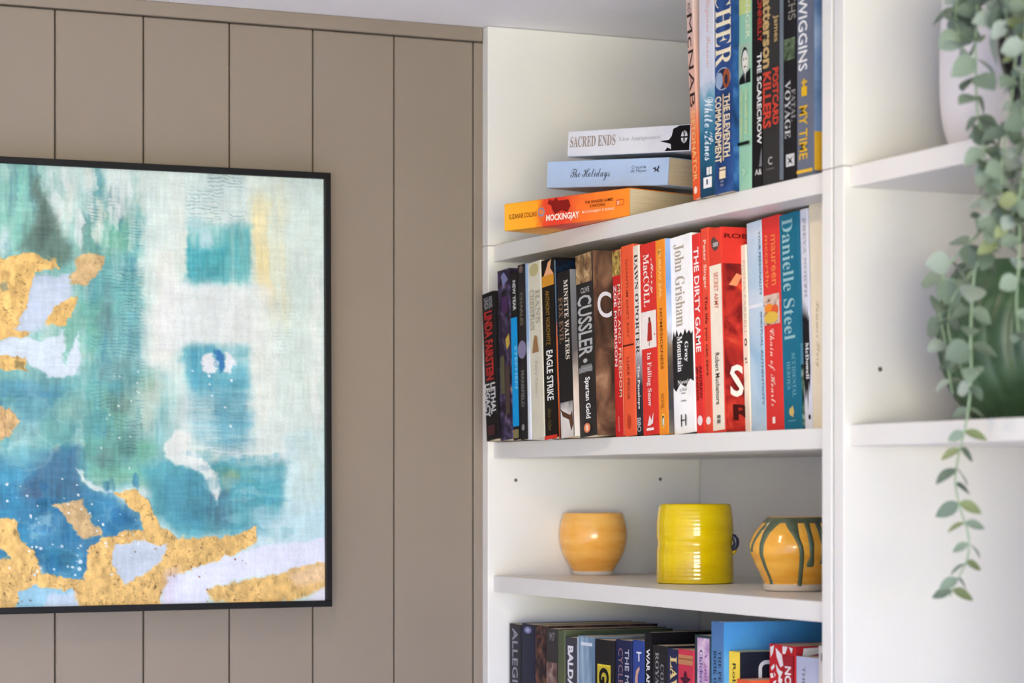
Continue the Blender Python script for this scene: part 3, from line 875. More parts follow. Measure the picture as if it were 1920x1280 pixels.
shelf_book(1381, 1407, 1272, S4, .11, (222, 92, 54), 'short orange paperback half hidden at the bottom edge', [Rc(0, 1, 1272, 1480, (224, 96, 56), 'C')])
shelf_book(1442, 1491, 1206, S4, .12, (200, 44, 50), 'thick red paperback with white leaf shapes and a bold name', [
    Pg([(.05, 1212), (.2, 1208), (.16, 1222), (.06, 1232)], WHT), Pg([(.26, 1212), (.5, 1224), (.56, 1244), (.44, 1248), (.30, 1228)], (240, 228, 224)), Pg([(.08, 1250), (.2, 1243), (.24, 1248), (.12, 1256)], WHT), Pg([(.28, 1242), (.4, 1252), (.55, 1256), (.44, 1268), (.32, 1256)], WHT), Pg([(.06, 1262), (.16, 1260), (.2, 1268), (.1, 1270)], WHT), Pg([(.4, 1264), (.55, 1270), (.48, 1284), (.38, 1274)], WHT), Pg([(.2, 1276), (.32, 1272), (.24, 1290), (.16, 1290)], WHT), Pg([(.55, 1208), (.75, 1208), (.66, 1222), (.56, 1222)], (240, 228, 224)), Pg([(.8, 1208), (.95, 1210), (.9, 1220)], WHT), Pg([(.24, 1258), (.3, 1262), (.26, 1268)], WHT),
    Rc(.60, .97, 1225, 1420, (168, 46, 50)), T('NOAH', .66, .90, 1244, 1310, (240, 226, 224), .03), Rc(0, 1, 1206, 1480, (176, 40, 46), 'C'), Pg([(.06, 1210), (.25, 1208), (.2, 1220), (.05, 1226)], WHT, 'C'), Pg([(.35, 1216), (.6, 1210), (.5, 1224)], WHT, 'C')])
shelf_book(1492, 1533, 1229, S4, .115, fade('Y', [(0.0, (190, 194, 212)), (0.6, (196, 200, 216)), (1.0, (160, 166, 196))], -0.05), 'pale grey blue paperback with small lettering, beside the red leafy one', [T('THE MAN', .30, .44, 1248, 1330, (110, 112, 124), .01)])
shelf_book(1534, 1546, 1210, S4, .115, (224, 214, 200), 'cream paperback wedged against the divider on the lowest shelf', [El(.4, .7, 1222, 1240, (150, 136, 124))])

# ------------------------------------------------------------------ framed painting on the boarded wall
PY = -0.034                                    # front of the frame
PC = -0.029                                    # front of the canvas
fx1, ft = on_y(622, PY)
fz1 = zat(326, ft)
fz0 = zat(1139, ft)
fx0 = fx1 - 0.62
FWD = 0.0062
pic = empty('framed_painting', ((fx0 + fx1) / 2, 0.0, (fz0 + fz1) / 2), 'large abstract teal, white and gold painting in a thin black frame on the boarded wall', 'painting')
M_FRAME = mat((17, 17, 18), 0.5, 0.05, 30, spec=0.2, name='black_frame')
box('frame_bar', fx0, fx1, PY, -0.004, fz1 - FWD, fz1, M_FRAME, pic, 0.0006)
box('frame_bar', fx0, fx1, PY, -0.004, fz0, fz0 + FWD, M_FRAME, pic, 0.0006)
box('frame_bar', fx0, fx0 + FWD, PY, -0.004, fz0 + FWD, fz1 - FWD, M_FRAME, pic, 0.0006)
box('frame_bar', fx1 - FWD, fx1, PY, -0.004, fz0 + FWD, fz1 - FWD, M_FRAME, pic, 0.0006)

# pigment of the picture: u,v run in picture units (0..612 across the right part, 312..1140 down)
cx0, cx1 = fx0 + FWD, fx1 - FWD
cz0, cz1 = fz0 + FWD, fz1 - FWD
pxs = 606.0 / (on_y(611, PC)[0] - on_y(5, PC)[0])
U_left = 611 - (cx1 - cx0) * pxs
NU, NV = int((611 - U_left) / 1.9), int(824 / 1.9)
gu, gv = np.meshgrid(np.linspace(U_left, 611, NU), np.linspace(316, 1132, NV))
rng = np.random.RandomState(5)


def vnoise(u, v, sx, sy, seed):
    """value noise"""
    r = np.random.RandomState(seed).rand(257, 257)
    a, b = u / sx + 40.0, v / sy + 40.0
    i, j = np.floor(a).astype(int), np.floor(b).astype(int)
    fa, fb = a - i, b - j
    fa, fb = fa * fa * (3 - 2 * fa), fb * fb * (3 - 2 * fb)
    i, j = i % 256, j % 256
    return (r[i, j] * (1 - fa) + r[i + 1, j] * fa) * (1 - fb) + (r[i, j + 1] * (1 - fa) + r[i + 1, j + 1] * fa) * fb


def fbm(u, v, sx, sy, seed, oct=4):
    s, a, t = 0, 1.0, 0
    for k in range(oct):
        s = s + a * vnoise(u, v, sx / 2 ** k, sy / 2 ** k, seed + k)
        t += a
        a *= 0.55
    return s / t - 0.5


wu = gu + 34 * fbm(gu, gv, 60, 60, 11) + 10 * fbm(gu, gv, 14, 14, 21)
wv = gv + 34 * fbm(gu, gv, 60, 60, 31) + 10 * fbm(gu, gv, 14, 14, 41)
wu1 = gu + 18 * fbm(gu, gv, 26, 26, 12) + 9 * fbm(gu, gv, 7, 7, 13)
wv1 = gv + 18 * fbm(gu, gv, 26, 26, 32) + 9 * fbm(gu, gv, 7, 7, 33)
img = np.empty(gu.shape + (3,))
img[:] = np.array((204, 221, 214)) / 255.0
gold = np.zeros(gu.shape)


def smooth(x):
    x = np.clip(x, 0, 1)
    return x * x * (3 - 2 * x)


VST = [fbm(gu, gv, 6, 90, 300 + 10 * k, 3) for k in range(3)]
HST = [fbm(gu, gv, 90, 6, 400 + 10 * k, 3) for k in range(3)]
BLO = fbm(gu, gv, 30, 40, 500, 3)


def brush(u0, u1, v0, v1, su, sv, col, a=1.0, streak=0.0, seed=1, crisp=False):
    """soft rectangle of paint, streaked vertically or horizontally"""
    U, V = (wu1, wv1) if crisp else (wu, wv)
    m = smooth((U - u0) / su + .5) * smooth((u1 - U) / su + .5) * smooth((V - v0) / sv + .5) * smooth((v1 - V) / sv + .5)
    if streak > 0:
        m = m * np.clip(0.72 + streak * 3.4 * np.roll(VST[seed % 3], seed * 37, 1) + 0.5 * np.roll(BLO, seed * 53, 0), 0, 1)
    elif streak < 0:
        m = m * np.clip(0.72 - streak * 3.4 * np.roll(HST[seed % 3], seed * 37, 0) + 0.5 * np.roll(BLO, seed * 53, 0), 0, 1)
    put(m * a, col)


def put(m, col):
    img[:] = img * (1 - m[..., None]) + np.array(col) / 255.0 * m[..., None]


def poly(pts, col, soft=3.0, a=1.0, leaf=0.0, warp=1):
    lo = [min(q[k] for q in pts) - 40 - soft for k in (0, 1)]
    hi = [max(q[k] for q in pts) + 40 + soft for k in (0, 1)]
    j0, j1 = np.searchsorted(gu[0], (lo[0], hi[0]))
    i0, i1 = np.searchsorted(gv[:, 0], (lo[1], hi[1]))
    W = (slice(i0, i1), slice(j0, j1))
    U, V = [(gu, gv), (wu1, wv1), (wu, wv)][warp]
    U, V = U[W], V[W]
    n = len(pts)
    inside = np.zeros(U.shape, bool)
    dist = np.full(U.shape, 1e9)
    for k in range(n):
        (x1, y1), (x2, y2) = pts[k], pts[(k + 1) % n]
        if y1 != y2:
            c = ((y1 > V) != (y2 > V)) & (U < (x2 - x1) * (V - y1) / (y2 - y1) + x1)
            inside ^= c
        dx, dy = x2 - x1, y2 - y1
        t = np.clip(((U - x1) * dx + (V - y1) * dy) / (dx * dx + dy * dy + 1e-9), 0, 1)
        dist = np.minimum(dist, (U - x1 - t * dx) ** 2 + (V - y1 - t * dy) ** 2)
    sd = np.where(inside, 1, -1) * np.sqrt(dist)
    m = smooth(sd / soft + .5) * a
    img[W] = img[W] * (1 - m[..., None]) + np.array(col) / 255.0 * m[..., None]
    gold[W] = gold[W] * (1 - m) + leaf * m


def spots(n, u0, u1, v0, v1, r0, r1, col, seed, a=.9):
    r = np.random.RandomState(seed)
    for k in range(n):
        cu, cv, rr = r.uniform(u0, u1), r.uniform(v0, v1), r.uniform(r0, r1)
        i0, j0 = int(np.searchsorted(gv[:, 0], cv - rr - 3)), int(np.searchsorted(gu[0], cu - rr - 3))
        i1, j1 = int(np.searchsorted(gv[:, 0], cv + rr + 3)), int(np.searchsorted(gu[0], cu + rr + 3))
        d = np.hypot(gu[i0:i1, j0:j1] - cu, gv[i0:i1, j0:j1] - cv)
        m_ = (smooth((rr - d) / 1.6 + .5) * a)[..., None]
        img[i0:i1, j0:j1] = img[i0:i1, j0:j1] * (1 - m_) + np.array(col) / 255.0 * m_


# ground washes
brush(-400, 265, 300, 900, 70, 80, (120, 178, 170), 1, .25, 3)
brush(-400, 60, 300, 520, 40, 60, (134, 196, 178), .8, .3, 4)
brush(120, 262, 300, 372, 50, 40, (214, 226, 222), .9, .2, 5)
brush(108, 160, 312, 450, 24, 50, (188, 214, 208), .8, .3, 6)
brush(-400, 30, 312, 345, 50, 30, (190, 216, 206), .7)
brush(0, 20, 440, 490, 14, 30, (200, 220, 222), .8)
brush(155, 262, 370, 650, 26, 40, (104, 168, 170), .85, -.35, 7)
brush(180, 240, 395, 480, 34, 40, (112, 178, 142), .7, -.3, 8)
brush(140, 215, 560, 660, 40, 50, (104, 170, 150), .7, -.3, 9)
brush(195, 275, 590, 760, 26, 60, (112, 168, 178), .8, .35, 10)
brush(186, 206, 520, 640, 12, 50, (104, 132, 140), .6, .3, 13)
# many loose dabs over the washes
dr = np.random.RandomState(17)


def dabs(n, u0, u1, v0, v1, w0, w1, h0, h1, cols, a0, a1):
    for k in range(n):
        cu, cv = dr.uniform(u0, u1), dr.uniform(v0, v1)
        w, h = dr.uniform(w0, w1), dr.uniform(h0, h1)
        col, al = cols[dr.randint(len(cols))], dr.uniform(a0, a1)
        i0, i1 = np.searchsorted(gv[:, 0], (cv - h - 20, cv + h + 20))
        j0, j1 = np.searchsorted(gu[0], (cu - w - 20, cu + w + 20))
        if i1 - i0 < 2 or j1 - j0 < 2:
            continue
        W = (slice(i0, i1), slice(j0, j1))
        dd = np.hypot((wu1[W] - cu) / w, (wv1[W] - cv) / h)
        mk = (smooth((1.15 - dd) / .4) * al * np.clip(.8 + 2.2 * VST[k % 3][W], 0, 1))[..., None]
        img[W] = img[W] * (1 - mk) + np.array(col) / 255.0 * mk


TEALS = [(84, 150, 160), (98, 166, 160), (112, 172, 146), (140, 190, 182), (78, 138, 156), (186, 212, 206), (104, 132, 132)]
PALES = [(214, 226, 220), (226, 230, 226), (196, 216, 210), (206, 216, 204), (222, 222, 206)]
dabs(150, -300, 270, 316, 900, 5, 22, 16, 80, TEALS, .2, .6)
dabs(30, 90, 260, 316, 440, 5, 16, 16, 60, PALES, .3, .7)
dabs(80, 260, 612, 316, 900, 5, 24, 14, 90, PALES, .25, .6)
dabs(24, 500, 606, 316, 1000, 3, 9, 30, 120, PALES + [(178, 206, 200)], .3, .7)
# dark cone
poly([(62, 338), (76, 342), (98, 395), (124, 452), (140, 486), (112, 500), (36, 468), (62, 440), (72, 400)], (96, 120, 110), 22, .85, 0, 1)
poly([(70, 350), (84, 380), (100, 440), (84, 470), (66, 440)], (84, 102, 96), 16, .6, 0, 1)
# light columns and bands to the right
brush(262, 336, 300, 720, 22, 60, (212, 226, 220), .95, .2, 14)
brush(285, 330, 470, 720, 18, 60, (224, 226, 218), .9, .2, 15)
brush(336, 470, 318, 420, 24, 40, (200, 216, 212), .8, -.3, 16)
brush(472, 545, 340, 600, 22, 90, (218, 218, 186), .9, .25, 17)
brush(482, 508, 368, 565, 10, 60, (230, 214, 158), 1, .2, 18)
brush(536, 640, 300, 820, 24, 60, (206, 221, 213), .9, .15, 19)
brush(585, 600, 500, 820, 10, 60, (226, 230, 224), .8, .2, 20)
# upper teal square
brush(346, 470, 410, 526, 12, 22, (104, 178, 180), .95, .25, 22, True)
brush(346, 425, 452, 524, 16, 30, (66, 158, 170), .95, .2, 23, True)
brush(385, 464, 420, 500, 26, 40, (84, 170, 172), .6, .3, 24, True)
brush(372, 398, 418, 456, 12, 26, (206, 220, 224), .85, .2, 25, True)
brush(352, 384, 404, 438, 18, 20, (168, 204, 206), .7)
brush(296, 500, 530, 652, 26, 30, (224, 228, 228), .97, -.12, 26)
brush(425, 525, 560, 900, 40, 60, (212, 220, 214), .8, .2, 27)
# lower teal patch with two white petals
brush(340, 472, 644, 720, 22, 26, (104, 176, 188), .9, .2, 28)
brush(345, 400, 650, 740, 16, 30, (66, 150, 178), .8, .3, 29)
brush(356, 470, 690, 830, 30, 40, (92, 162, 180), .9, -.25, 30)
brush(400, 466, 730, 810, 26, 30, (96, 152, 168), .8, .2, 31)
poly([(380, 656), (396, 654), (402, 672), (398, 690), (384, 694), (376, 676)], (224, 226, 228), 6, .95, 0, 1)
poly([(418, 660), (430, 658), (434, 676), (426, 696), (416, 690)], (220, 224, 226), 6, .95, 0, 1)
poly([(402, 652), (414, 656), (416, 682), (408, 694), (402, 680)], (52, 112, 168), 6, .9, 0, 1)
brush(320, 400, 735, 830, 30, 40, (176, 196, 196), .7, -.2, 33)
# middle left
brush(-400, 320, 690, 880, 60, 60, (104, 166, 168), .9, .25, 34)
brush(-400, 110, 715, 800, 40, 30, (84, 146, 176), .8, -.3, 35)
brush(95, 150, 740, 860, 30, 40, (84, 150, 148), .7, .3, 36)
brush(185, 245, 730, 850, 24, 40, (122, 168, 138), .7, .3, 37)
brush(232, 286, 705, 840, 22, 50, (160, 184, 172), .75, .3, 38)
poly([(262, 712), (290, 700), (300, 730), (290, 770), (270, 800), (262, 760)], (188, 202, 186), 20, .7, 0, 2)
brush(20, 80, 750, 830, 30, 40, (146, 190, 190), .6)
brush(0, 60, 820, 870, 40, 30, (170, 204, 200), .6)
brush(150, 290, 820, 915, 34, 26, (108, 170, 146), .85, -.25, 39)
brush(180, 245, 800, 870, 24, 30, (92, 136, 138), .6, .3, 40)
poly([(86, 846), (112, 836), (120, 850), (96, 856)], (206, 206, 170), 10, .8, 0, 1)
# lower teal bay
poly([(262, 872), (330, 850), (470, 868), (536, 868), (536, 962), (480, 998), (330, 1008), (280, 960)], (88, 158, 168), 26, .95, 0, 1)
poly([(300, 890), (370, 880), (400, 940), (380, 990), (320, 985), (296, 950)], (78, 142, 160), 24, .8, 0, 1)
brush(400, 535, 870, 950, 26, 22, (84, 160, 172), .8, -.35, 42)
brush(402, 470, 872, 900, 20, 14, (104, 160, 144), .8, -.2, 43)
poly([(412, 890), (436, 880), (450, 892), (424, 920), (414, 918)], (150, 172, 136), 12, .6, 0, 1)
brush(388, 428, 918, 985, 16, 30, (80, 112, 132), .75, .4, 44)
brush(-400, 300, 940, 1000, 60, 20, (96, 160, 168), .4)
brush(530, 640, 800, 1030, 26, 40, (190, 218, 218), .9, .2, 45)
brush(470, 640, 950, 1040, 40, 30, (184, 216, 224), .9, -.2, 46)
poly([(300, 842), (328, 798), (350, 806), (352, 836), (384, 864), (402, 890), (408, 922), (400, 944), (392, 915), (372, 884), (330, 870)], (222, 226, 220), 9, .92, 0, 1)
dabs(40, 345, 520, 830, 1000, 14, 50, 4, 12, [(84, 156, 172), (104, 172, 184), (72, 136, 158), (150, 196, 202), (96, 146, 158)], .2, .5)
dabs(46, -200, 280, 700, 900, 6, 26, 8, 30, TEALS, .25, .6)
# deep blue bay
poly([(-107, 850), (150, 842), (152, 896), (180, 914), (215, 920), (266, 972), (270, 996), (190, 1003), (158, 1084), (60, 1070), (-154, 1075)], (58, 124, 160), 30, .92, 0, 2)
brush(60, 156, 850, 930, 30, 30, (84, 112, 136), .8, .3, 47)
for k_, (cu_, cv_, ru_, rv_, cc_) in enumerate([(40, 850, 60, 26, (120, 178, 182)), (110, 800, 44, 40, (124, 180, 172)), (20, 880, 40, 20, (92, 164, 190)), (130, 760, 30, 34, (150, 190, 178)), (60, 770, 40, 30, (96, 156, 168)), (20, 1000, 50, 30, (60, 140, 176)), (110, 1040, 40, 26, (52, 132, 160)), (230, 960, 34, 24, (50, 112, 156)), (170, 950, 30, 18, (64, 138, 172))]):
    dd_ = np.hypot((wu - cu_) / ru_, (wv - cv_) / rv_)
    put(smooth(1.2 - dd_) * .7, cc_)
    put(np.exp(-((dd_ - .9) / .07) ** 2) * .16, (196, 214, 208))
brush(-400, 40, 880, 960, 40, 30, (64, 150, 186), .6, -.3, 48)
poly([(30, 905), (70, 900), (76, 930), (40, 936)], (86, 104, 128), 22, .6, 0, 2)
poly([(60, 985), (84, 960), (112, 964), (112, 992), (84, 1002), (60, 1004)], (136, 182, 200), 14, .8, 0, 1)
poly([(140, 878), (150, 880), (158, 902), (186, 912), (206, 914), (204, 922), (168, 918), (148, 902)], (210, 222, 218), 6, .9, 0, 1)
dabs(60, -200, 262, 880, 1075, 6, 24, 6, 26, [(46, 112, 158), (60, 140, 176), (38, 98, 140), (96, 166, 192), (74, 104, 132)], .25, .6)
# gold leaf network
G, G2 = (222, 184, 116), (210, 176, 126)
poly([(-91, 985), (26, 968), (38, 1002), (64, 1030), (70, 1066), (152, 1086), (162, 1030), (186, 1006), (262, 994), (252, 962), (206, 918), (250, 920), (278, 948), (294, 986), (322, 1006), (400, 1006), (478, 990), (474, 1022), (420, 1046), (346, 1072), (312, 1082), (296, 1116), (302, 1150), (-138, 1150)], G, 3, 1, 1, 1)
poly([(-30, 1018), (10, 1026), (20, 1046), (-30, 1052)], (62, 120, 150), 4, 1, 0, 1)
poly([(98, 944), (152, 934), (166, 974), (186, 986), (186, 1002), (154, 1006), (128, 982)], G2, 5, .95, .8, 1)
poly([(205, 1044), (214, 1016), (258, 1008), (306, 1022), (290, 1058), (250, 1078), (236, 1094), (216, 1072)], (192, 204, 216), 4, 1, 0, 1)
poly([(26, 1150), (32, 1106), (62, 1092), (128, 1104), (146, 1150)], (150, 196, 216), 5, 1, 0, 1)
poly([(70, 1150), (90, 1110), (140, 1112), (146, 1150)], (196, 208, 220), 12, .8, 0, 1)
poly([(298, 1150), (312, 1084), (350, 1072), (420, 1047), (500, 1024), (640, 1010), (640, 1064), (480, 1082), (390, 1106), (376, 1150)], (220, 224, 238), 8, 1, 0, 1)
poly([(380, 1108), (436, 1098), (500, 1082), (560, 1070), (640, 1054), (640, 1096), (570, 1122), (500, 1136), (396, 1130)], G, 7, 1, .9, 1)
poly([(540, 1080), (600, 1066), (640, 1060), (640, 1090), (590, 1100), (556, 1100)], (226, 198, 170), 14, .6, .2, 1)
poly([(560, 1150), (596, 1110), (640, 1100), (640, 1150)], (224, 222, 232), 6, .9, 0, 1)
poly([(300, 1150), (300, 1070), (330, 1064), (316, 1150)], (206, 186, 206), 18, .4, 0, 1)
# gold leaf, upper left, with pale violet between
poly([(20, 520), (130, 516), (140, 548), (80, 612), (34, 640), (10, 640)], (190, 202, 220), 12, .95, 0, 1)
poly([(-75, 642), (100, 634), (112, 616), (122, 682), (144, 620), (152, 672), (140, 704), (92, 706), (52, 676), (-122, 680)], (208, 220, 232), 8, .95, 0, 1)
poly([(-169, 500), (20, 486), (62, 480), (106, 488), (112, 500), (70, 512), (56, 560), (30, 622), (52, 626), (50, 636), (-106, 640)], G, 3, 1, 1, 1)
poly([(140, 482), (164, 472), (190, 480), (182, 512), (158, 541), (128, 526), (140, 502)], G2, 4, .95, .7, 1)
poly([(144, 554), (132, 600), (106, 614), (86, 606), (96, 582), (120, 564)], G, 3, 1, 1, 1)
poly([(-153, 672), (52, 672), (52, 696), (-90, 700)], G, 3, 1, 1, 1)
poly([(-137, 758), (20, 764), (38, 790), (22, 820), (-74, 825)], G2, 4, 1, .8, 1)
poly([(0, 540), (14, 534), (20, 546), (6, 552)], (150, 150, 120), 4, .9, 0, 1)
poly([(32, 680), (48, 678), (50, 694), (34, 694)], (140, 126, 84), 4, .8, 0, 1)
# splashes
spots(46, 0, 260, 890, 1080, 0.8, 2.6, (226, 234, 236), 3)
spots(10, 60, 150, 1020, 1075, 1.6, 4.0, (204, 222, 228), 4)
spots(26, 160, 470, 1010, 1130, 0.8, 2.4, (128, 96, 66), 6, .8)
spots(14, 180, 260, 690, 880, 0.9, 2.2, (226, 234, 230), 7)
spots(10, 350, 440, 660, 800, 0.9, 2.8, (224, 234, 236), 8)
spots(10, 0, 60, 1080, 1130, 0.8, 2.0, (110, 84, 60), 9, .8)
# wiggly scratches in the paint and fine mottling
wl_ = np.sin((gv + 14 * fbm(gu, gv, 26, 20, 61)) * 0.95)
ms = np.clip(wl_ - .45, 0, 1) * 1.6 * smooth(fbm(gu, gv, 40, 40, 71) * 5 + .35)
reg = smooth((gu - 150) / 30) * smooth((275 - gu) / 20) * smooth((gv - 350) / 40) * smooth((900 - gv) / 60)
reg = np.maximum(reg, .9 * smooth((gu - 330) / 20) * smooth((470 - gu) / 20) * smooth((420 - gv) / 30))
reg = np.maximum(reg, .6 * smooth((gu - 500) / 20) * smooth((560 - gu) / 20) * smooth((gv - 540) / 40) * smooth((820 - gv) / 40))
reg = np.maximum(reg, .5 * smooth((gu - 340) / 30) * smooth((480 - gu) / 30) * smooth((gv - 720) / 40) * smooth((880 - gv) / 40))
put(np.clip(ms * reg * .55 * (1 - gold), 0, 1), (66, 116, 126))
mott = fbm(gu, gv, 40, 40, 81, 5) * .34 + fbm(gu, gv, 5, 40, 91, 3) * .20 + fbm(gu, gv, 40, 4, 93, 3) * .14
pale = img.mean(-1)
mott = mott * np.clip(1.7 - 1.5 * pale, .3, 1)
img *= (1 + mott * (1 - gold))[..., None]
img *= (1 + gold * (fbm(gu, gv, 9, 14, 95, 4) * .42 - .22 * np.clip(np.abs(fbm(gu, gv, 16, 30, 97, 3)) < .012, 0, 1)))[..., None]
img = np.clip(img, 0, 1) * 0.925
lin_img = np.where(img <= 0.04045, img / 12.92, ((img + 0.055) / 1.055) ** 2.4)

me = bpy.data.meshes.new('canvas')
X = np.linspace(cx0, cx1, NU) - pic.location.x
Z = np.linspace(cz1, cz0, NV) - pic.location.z
XX, ZZ = np.meshgrid(X, Z)
relief = (gold * 0.0003 + fbm(gu, gv, 9, 9, 99, 2) * 0.0003)
co = np.stack([XX, PC - relief, ZZ], -1).reshape(-1, 3)
idx = np.arange(NU * NV).reshape(NV, NU)
q = np.stack([idx[:-1, :-1], idx[1:, :-1], idx[1:, 1:], idx[:-1, 1:]], -1).reshape(-1, 4)
me.vertices.add(len(co))
me.vertices.foreach_set('co', co.ravel())
me.loops.add(q.size)
me.loops.foreach_set('vertex_index', q.ravel())
me.polygons.add(len(q))
me.polygons.foreach_set('loop_start', np.arange(0, q.size, 4))
me.update()
ca = me.color_attributes.new('pigment', 'FLOAT_COLOR', 'POINT')
ca.data.foreach_set('color', np.concatenate([lin_img.reshape(-1, 3), gold.reshape(-1, 1)], 1).ravel())
m = bpy.data.materials.new('painted_canvas')
m.use_nodes = True
nt = m.node_tree
b = nt.nodes['Principled BSDF']
b.inputs['Roughness'].default_value = 0.6
b.inputs['Specular IOR Level'].default_value = 0.1
at = nt.nodes.new('ShaderNodeAttribute')
at.attribute_name = 'pigment'
tc = nt.nodes.new('ShaderNodeTexCoord')
nz = nt.nodes.new('ShaderNodeTexNoise')
nz.inputs['Scale'].default_value = 420
nz.inputs['Detail'].default_value = 5
rg = nt.nodes.new('ShaderNodeMapRange')
rg.inputs['From Min'].default_value = .3
rg.inputs['From Max'].default_value = .7
rg.inputs['To Min'].default_value = .95
rg.inputs['To Max'].default_value = 1.05
mx = nt.nodes.new('ShaderNodeMix')
mx.data_type, mx.blend_type = 'RGBA', 'MULTIPLY'
mx.inputs['Factor'].default_value = 1
bp = nt.nodes.new('ShaderNodeBump')
bp.inputs['Strength'].default_value = .25
bp.inputs['Distance'].default_value = .001
nt.links.new(tc.outputs['Object'], nz.inputs['Vector'])
nt.links.new(nz.outputs['Fac'], rg.inputs['Value'])
nt.links.new(at.outputs['Color'], mx.inputs['A'])
nt.links.new(rg.outputs['Result'], mx.inputs['B'])
nt.links.new(mx.outputs['Result'], b.inputs['Base Color'])
nt.links.new(nz.outputs['Fac'], bp.inputs['Height'])
nt.links.new(bp.outputs['Normal'], b.inputs['Normal'])
mg = nt.nodes.new('ShaderNodeMath')
mg.operation = 'MULTIPLY'
mg.inputs[1].default_value = 0.25
nt.links.new(at.outputs['Alpha'], mg.inputs[0])
nt.links.new(mg.outputs[0], b.inputs['Metallic'])
link('canvas', me, m, pic, smooth=True)
box('stretcher', cx0 + .002, cx1 - .002, PC + .002, -0.004, cz0 + .002, cz1 - .002, mat((200, 186, 160), .8, .05), pic)
pic.rotation_euler = (0, -0.0035, 0)     # hangs a touch askew


# ------------------------------------------------------------------ pots on the third shelf
def glaze(c1, c2, scale, rough=0.12, bump=0.15, stretch=(1, 1, 4)):
    m = bpy.data.materials.new('pottery_glaze')
    m.use_nodes = True
    nt = m.node_tree
    b = nt.nodes['Principled BSDF']
    tc = nt.nodes.new('ShaderNodeTexCoord')
    mp = nt.nodes.new('ShaderNodeMapping')
    mp.inputs['Scale'].default_value = stretch
    n = nt.nodes.new('ShaderNodeTexNoise')
    n.inputs['Scale'].default_value = scale
    n.inputs['Detail'].default_value = 5
    r = nt.nodes.new('ShaderNodeValToRGB')
    r.color_ramp.elements[0].position = .35
    r.color_ramp.elements[1].position = .65
    r.color_ramp.elements[0].color = lin(c1)
    r.color_ramp.elements[1].color = lin(c2)
    bp = nt.nodes.new('ShaderNodeBump')
    bp.inputs['Strength'].default_value = bump
    bp.inputs['Distance'].default_value = .001
    nt.links.new(tc.outputs['Object'], mp.inputs['Vector'])
    nt.links.new(mp.outputs['Vector'], n.inputs['Vector'])
    nt.links.new(n.outputs['Fac'], r.inputs['Fac'])
    nt.links.new(r.outputs['Color'], b.inputs['Base Color'])
    nt.links.new(n.outputs['Fac'], bp.inputs['Height'])
    nt.links.new(bp.outputs['Normal'], b.inputs['Normal'])
    b.inputs['Roughness'].default_value = rough
    return m


def on_shelf3(px, py):
    t = F * (CZ - S3) / (py - HY)
    return at_depth(px, py, t), t


M_CLAY = mat((216, 202, 182), 0.7, 0.05, 80, name='bare_clay')


def prof_interp(keys, n):
    """smooth profile through (r,z) keys"""
    pts = spline([Vector((r, z, 0)) for r, z in keys], n)
    return [(max(p.x, 0.0005), p.y) for p in pts]


def pot_profile(keys, s, n=6, wall=0.0035, floor=0.006):
    outer = prof_interp([(r * s, z * s) for r, z in keys], n)
    inner = [(max(r - wall, .002), z) for r, z in reversed(outer) if z > floor]
    rt, zt = outer[-1]
    lip = [(rt - wall * .25, zt + .0009), (rt - wall * .75, zt + .0009)]
    return outer + lip + inner


# ochre beaker
p, t = on_shelf3(1112, 1077.5)
s = t / F
o1 = empty('ceramic_pot', (p.x, p.y, S3), 'plain ochre ceramic beaker with a rounded belly, leftmost pot on the shelf', 'pot')
body = pot_profile([(35, 0), (37, 3), (37.5, 7), (44, 18), (54, 34), (61, 54), (63.5, 70), (63, 84), (60.5, 98), (57, 111), (55.5, 115)], s)
link('body', lathe('body', body, 72), glaze((236, 164, 66), (250, 190, 98), 22, 0.14), o1, smooth=True)
link('foot_ring', lathe('foot_ring', [(36.6 * s, 0.0), (38.6 * s, 1.2 * s), (38.8 * s, 6 * s), (38.0 * s, 8 * s)], 60), M_CLAY, o1, smooth=True)

# yellow mug with throwing rings and a small pierced lug
p, t = on_shelf3(1303, 1093)
s = t / F
o2 = empty('ceramic_mug', (p.x, p.y, S3), 'straight sided bright yellow ceramic mug with a small dark lug at its side', 'mug')
rings = lambda r, z, a: r * (1 + 0.0010 * math.sin(z / s * 0.85) + 0.003 * math.sin(z / s * 0.09 + a) - 0.018 * math.exp(-((z / s - 74) / 9) ** 2))
body = pot_profile([(66, 0), (70.5, 1.5), (72, 5), (72, 30), (71.5, 60), (71, 76), (72, 90), (71.6, 110), (70, 130), (67.5, 144), (66.5, 147)], s, 22)
link('body', lathe('body', body, 96, rings), glaze((220, 184, 0), (234, 202, 6), 20, 0.10, 0.03), o2, smooth=True)
link('foot_line', lathe('foot_line', [(66 * s, -0.0), (68.6 * s, 0.2 * s), (69.6 * s, 1.6 * s), (66 * s, 1.8 * s)], 60), mat((120, 112, 40), .5, 0), o2)
cam_a = math.atan2(-ray(1303)[1], -ray(1303)[0])
la = cam_a + math.radians(84)
lug = []
for k in range(13):
    a = -math.pi / 2 + math.pi * k / 12
    rad = 68 * s + 8 * s * math.cos(a)
    lug.append((rad * math.cos(la), rad * math.sin(la), (73 + 17 * math.sin(a)) * s))
h = link('handle', tube('handle', lug, 4.6 * s, 10), mat((226, 192, 20), 0.15, 0.03), o2, smooth=True)
q_ = []
for k in range(7):
    a = -math.pi / 2 + math.pi * k / 6
    rad = 70 * s + 8.5 * s * math.cos(a)
    q_.append((rad * math.cos(la - .07), rad * math.sin(la - .07), (77 + 11 * math.sin(a)) * s))
link('lug_hole_dark', tube('lug_hole_dark', q_, 5.6 * s, 12), mat((58, 62, 82), 0.2, 0.05), o2, smooth=True)  # dark colour stands for the shade in the lug's hole

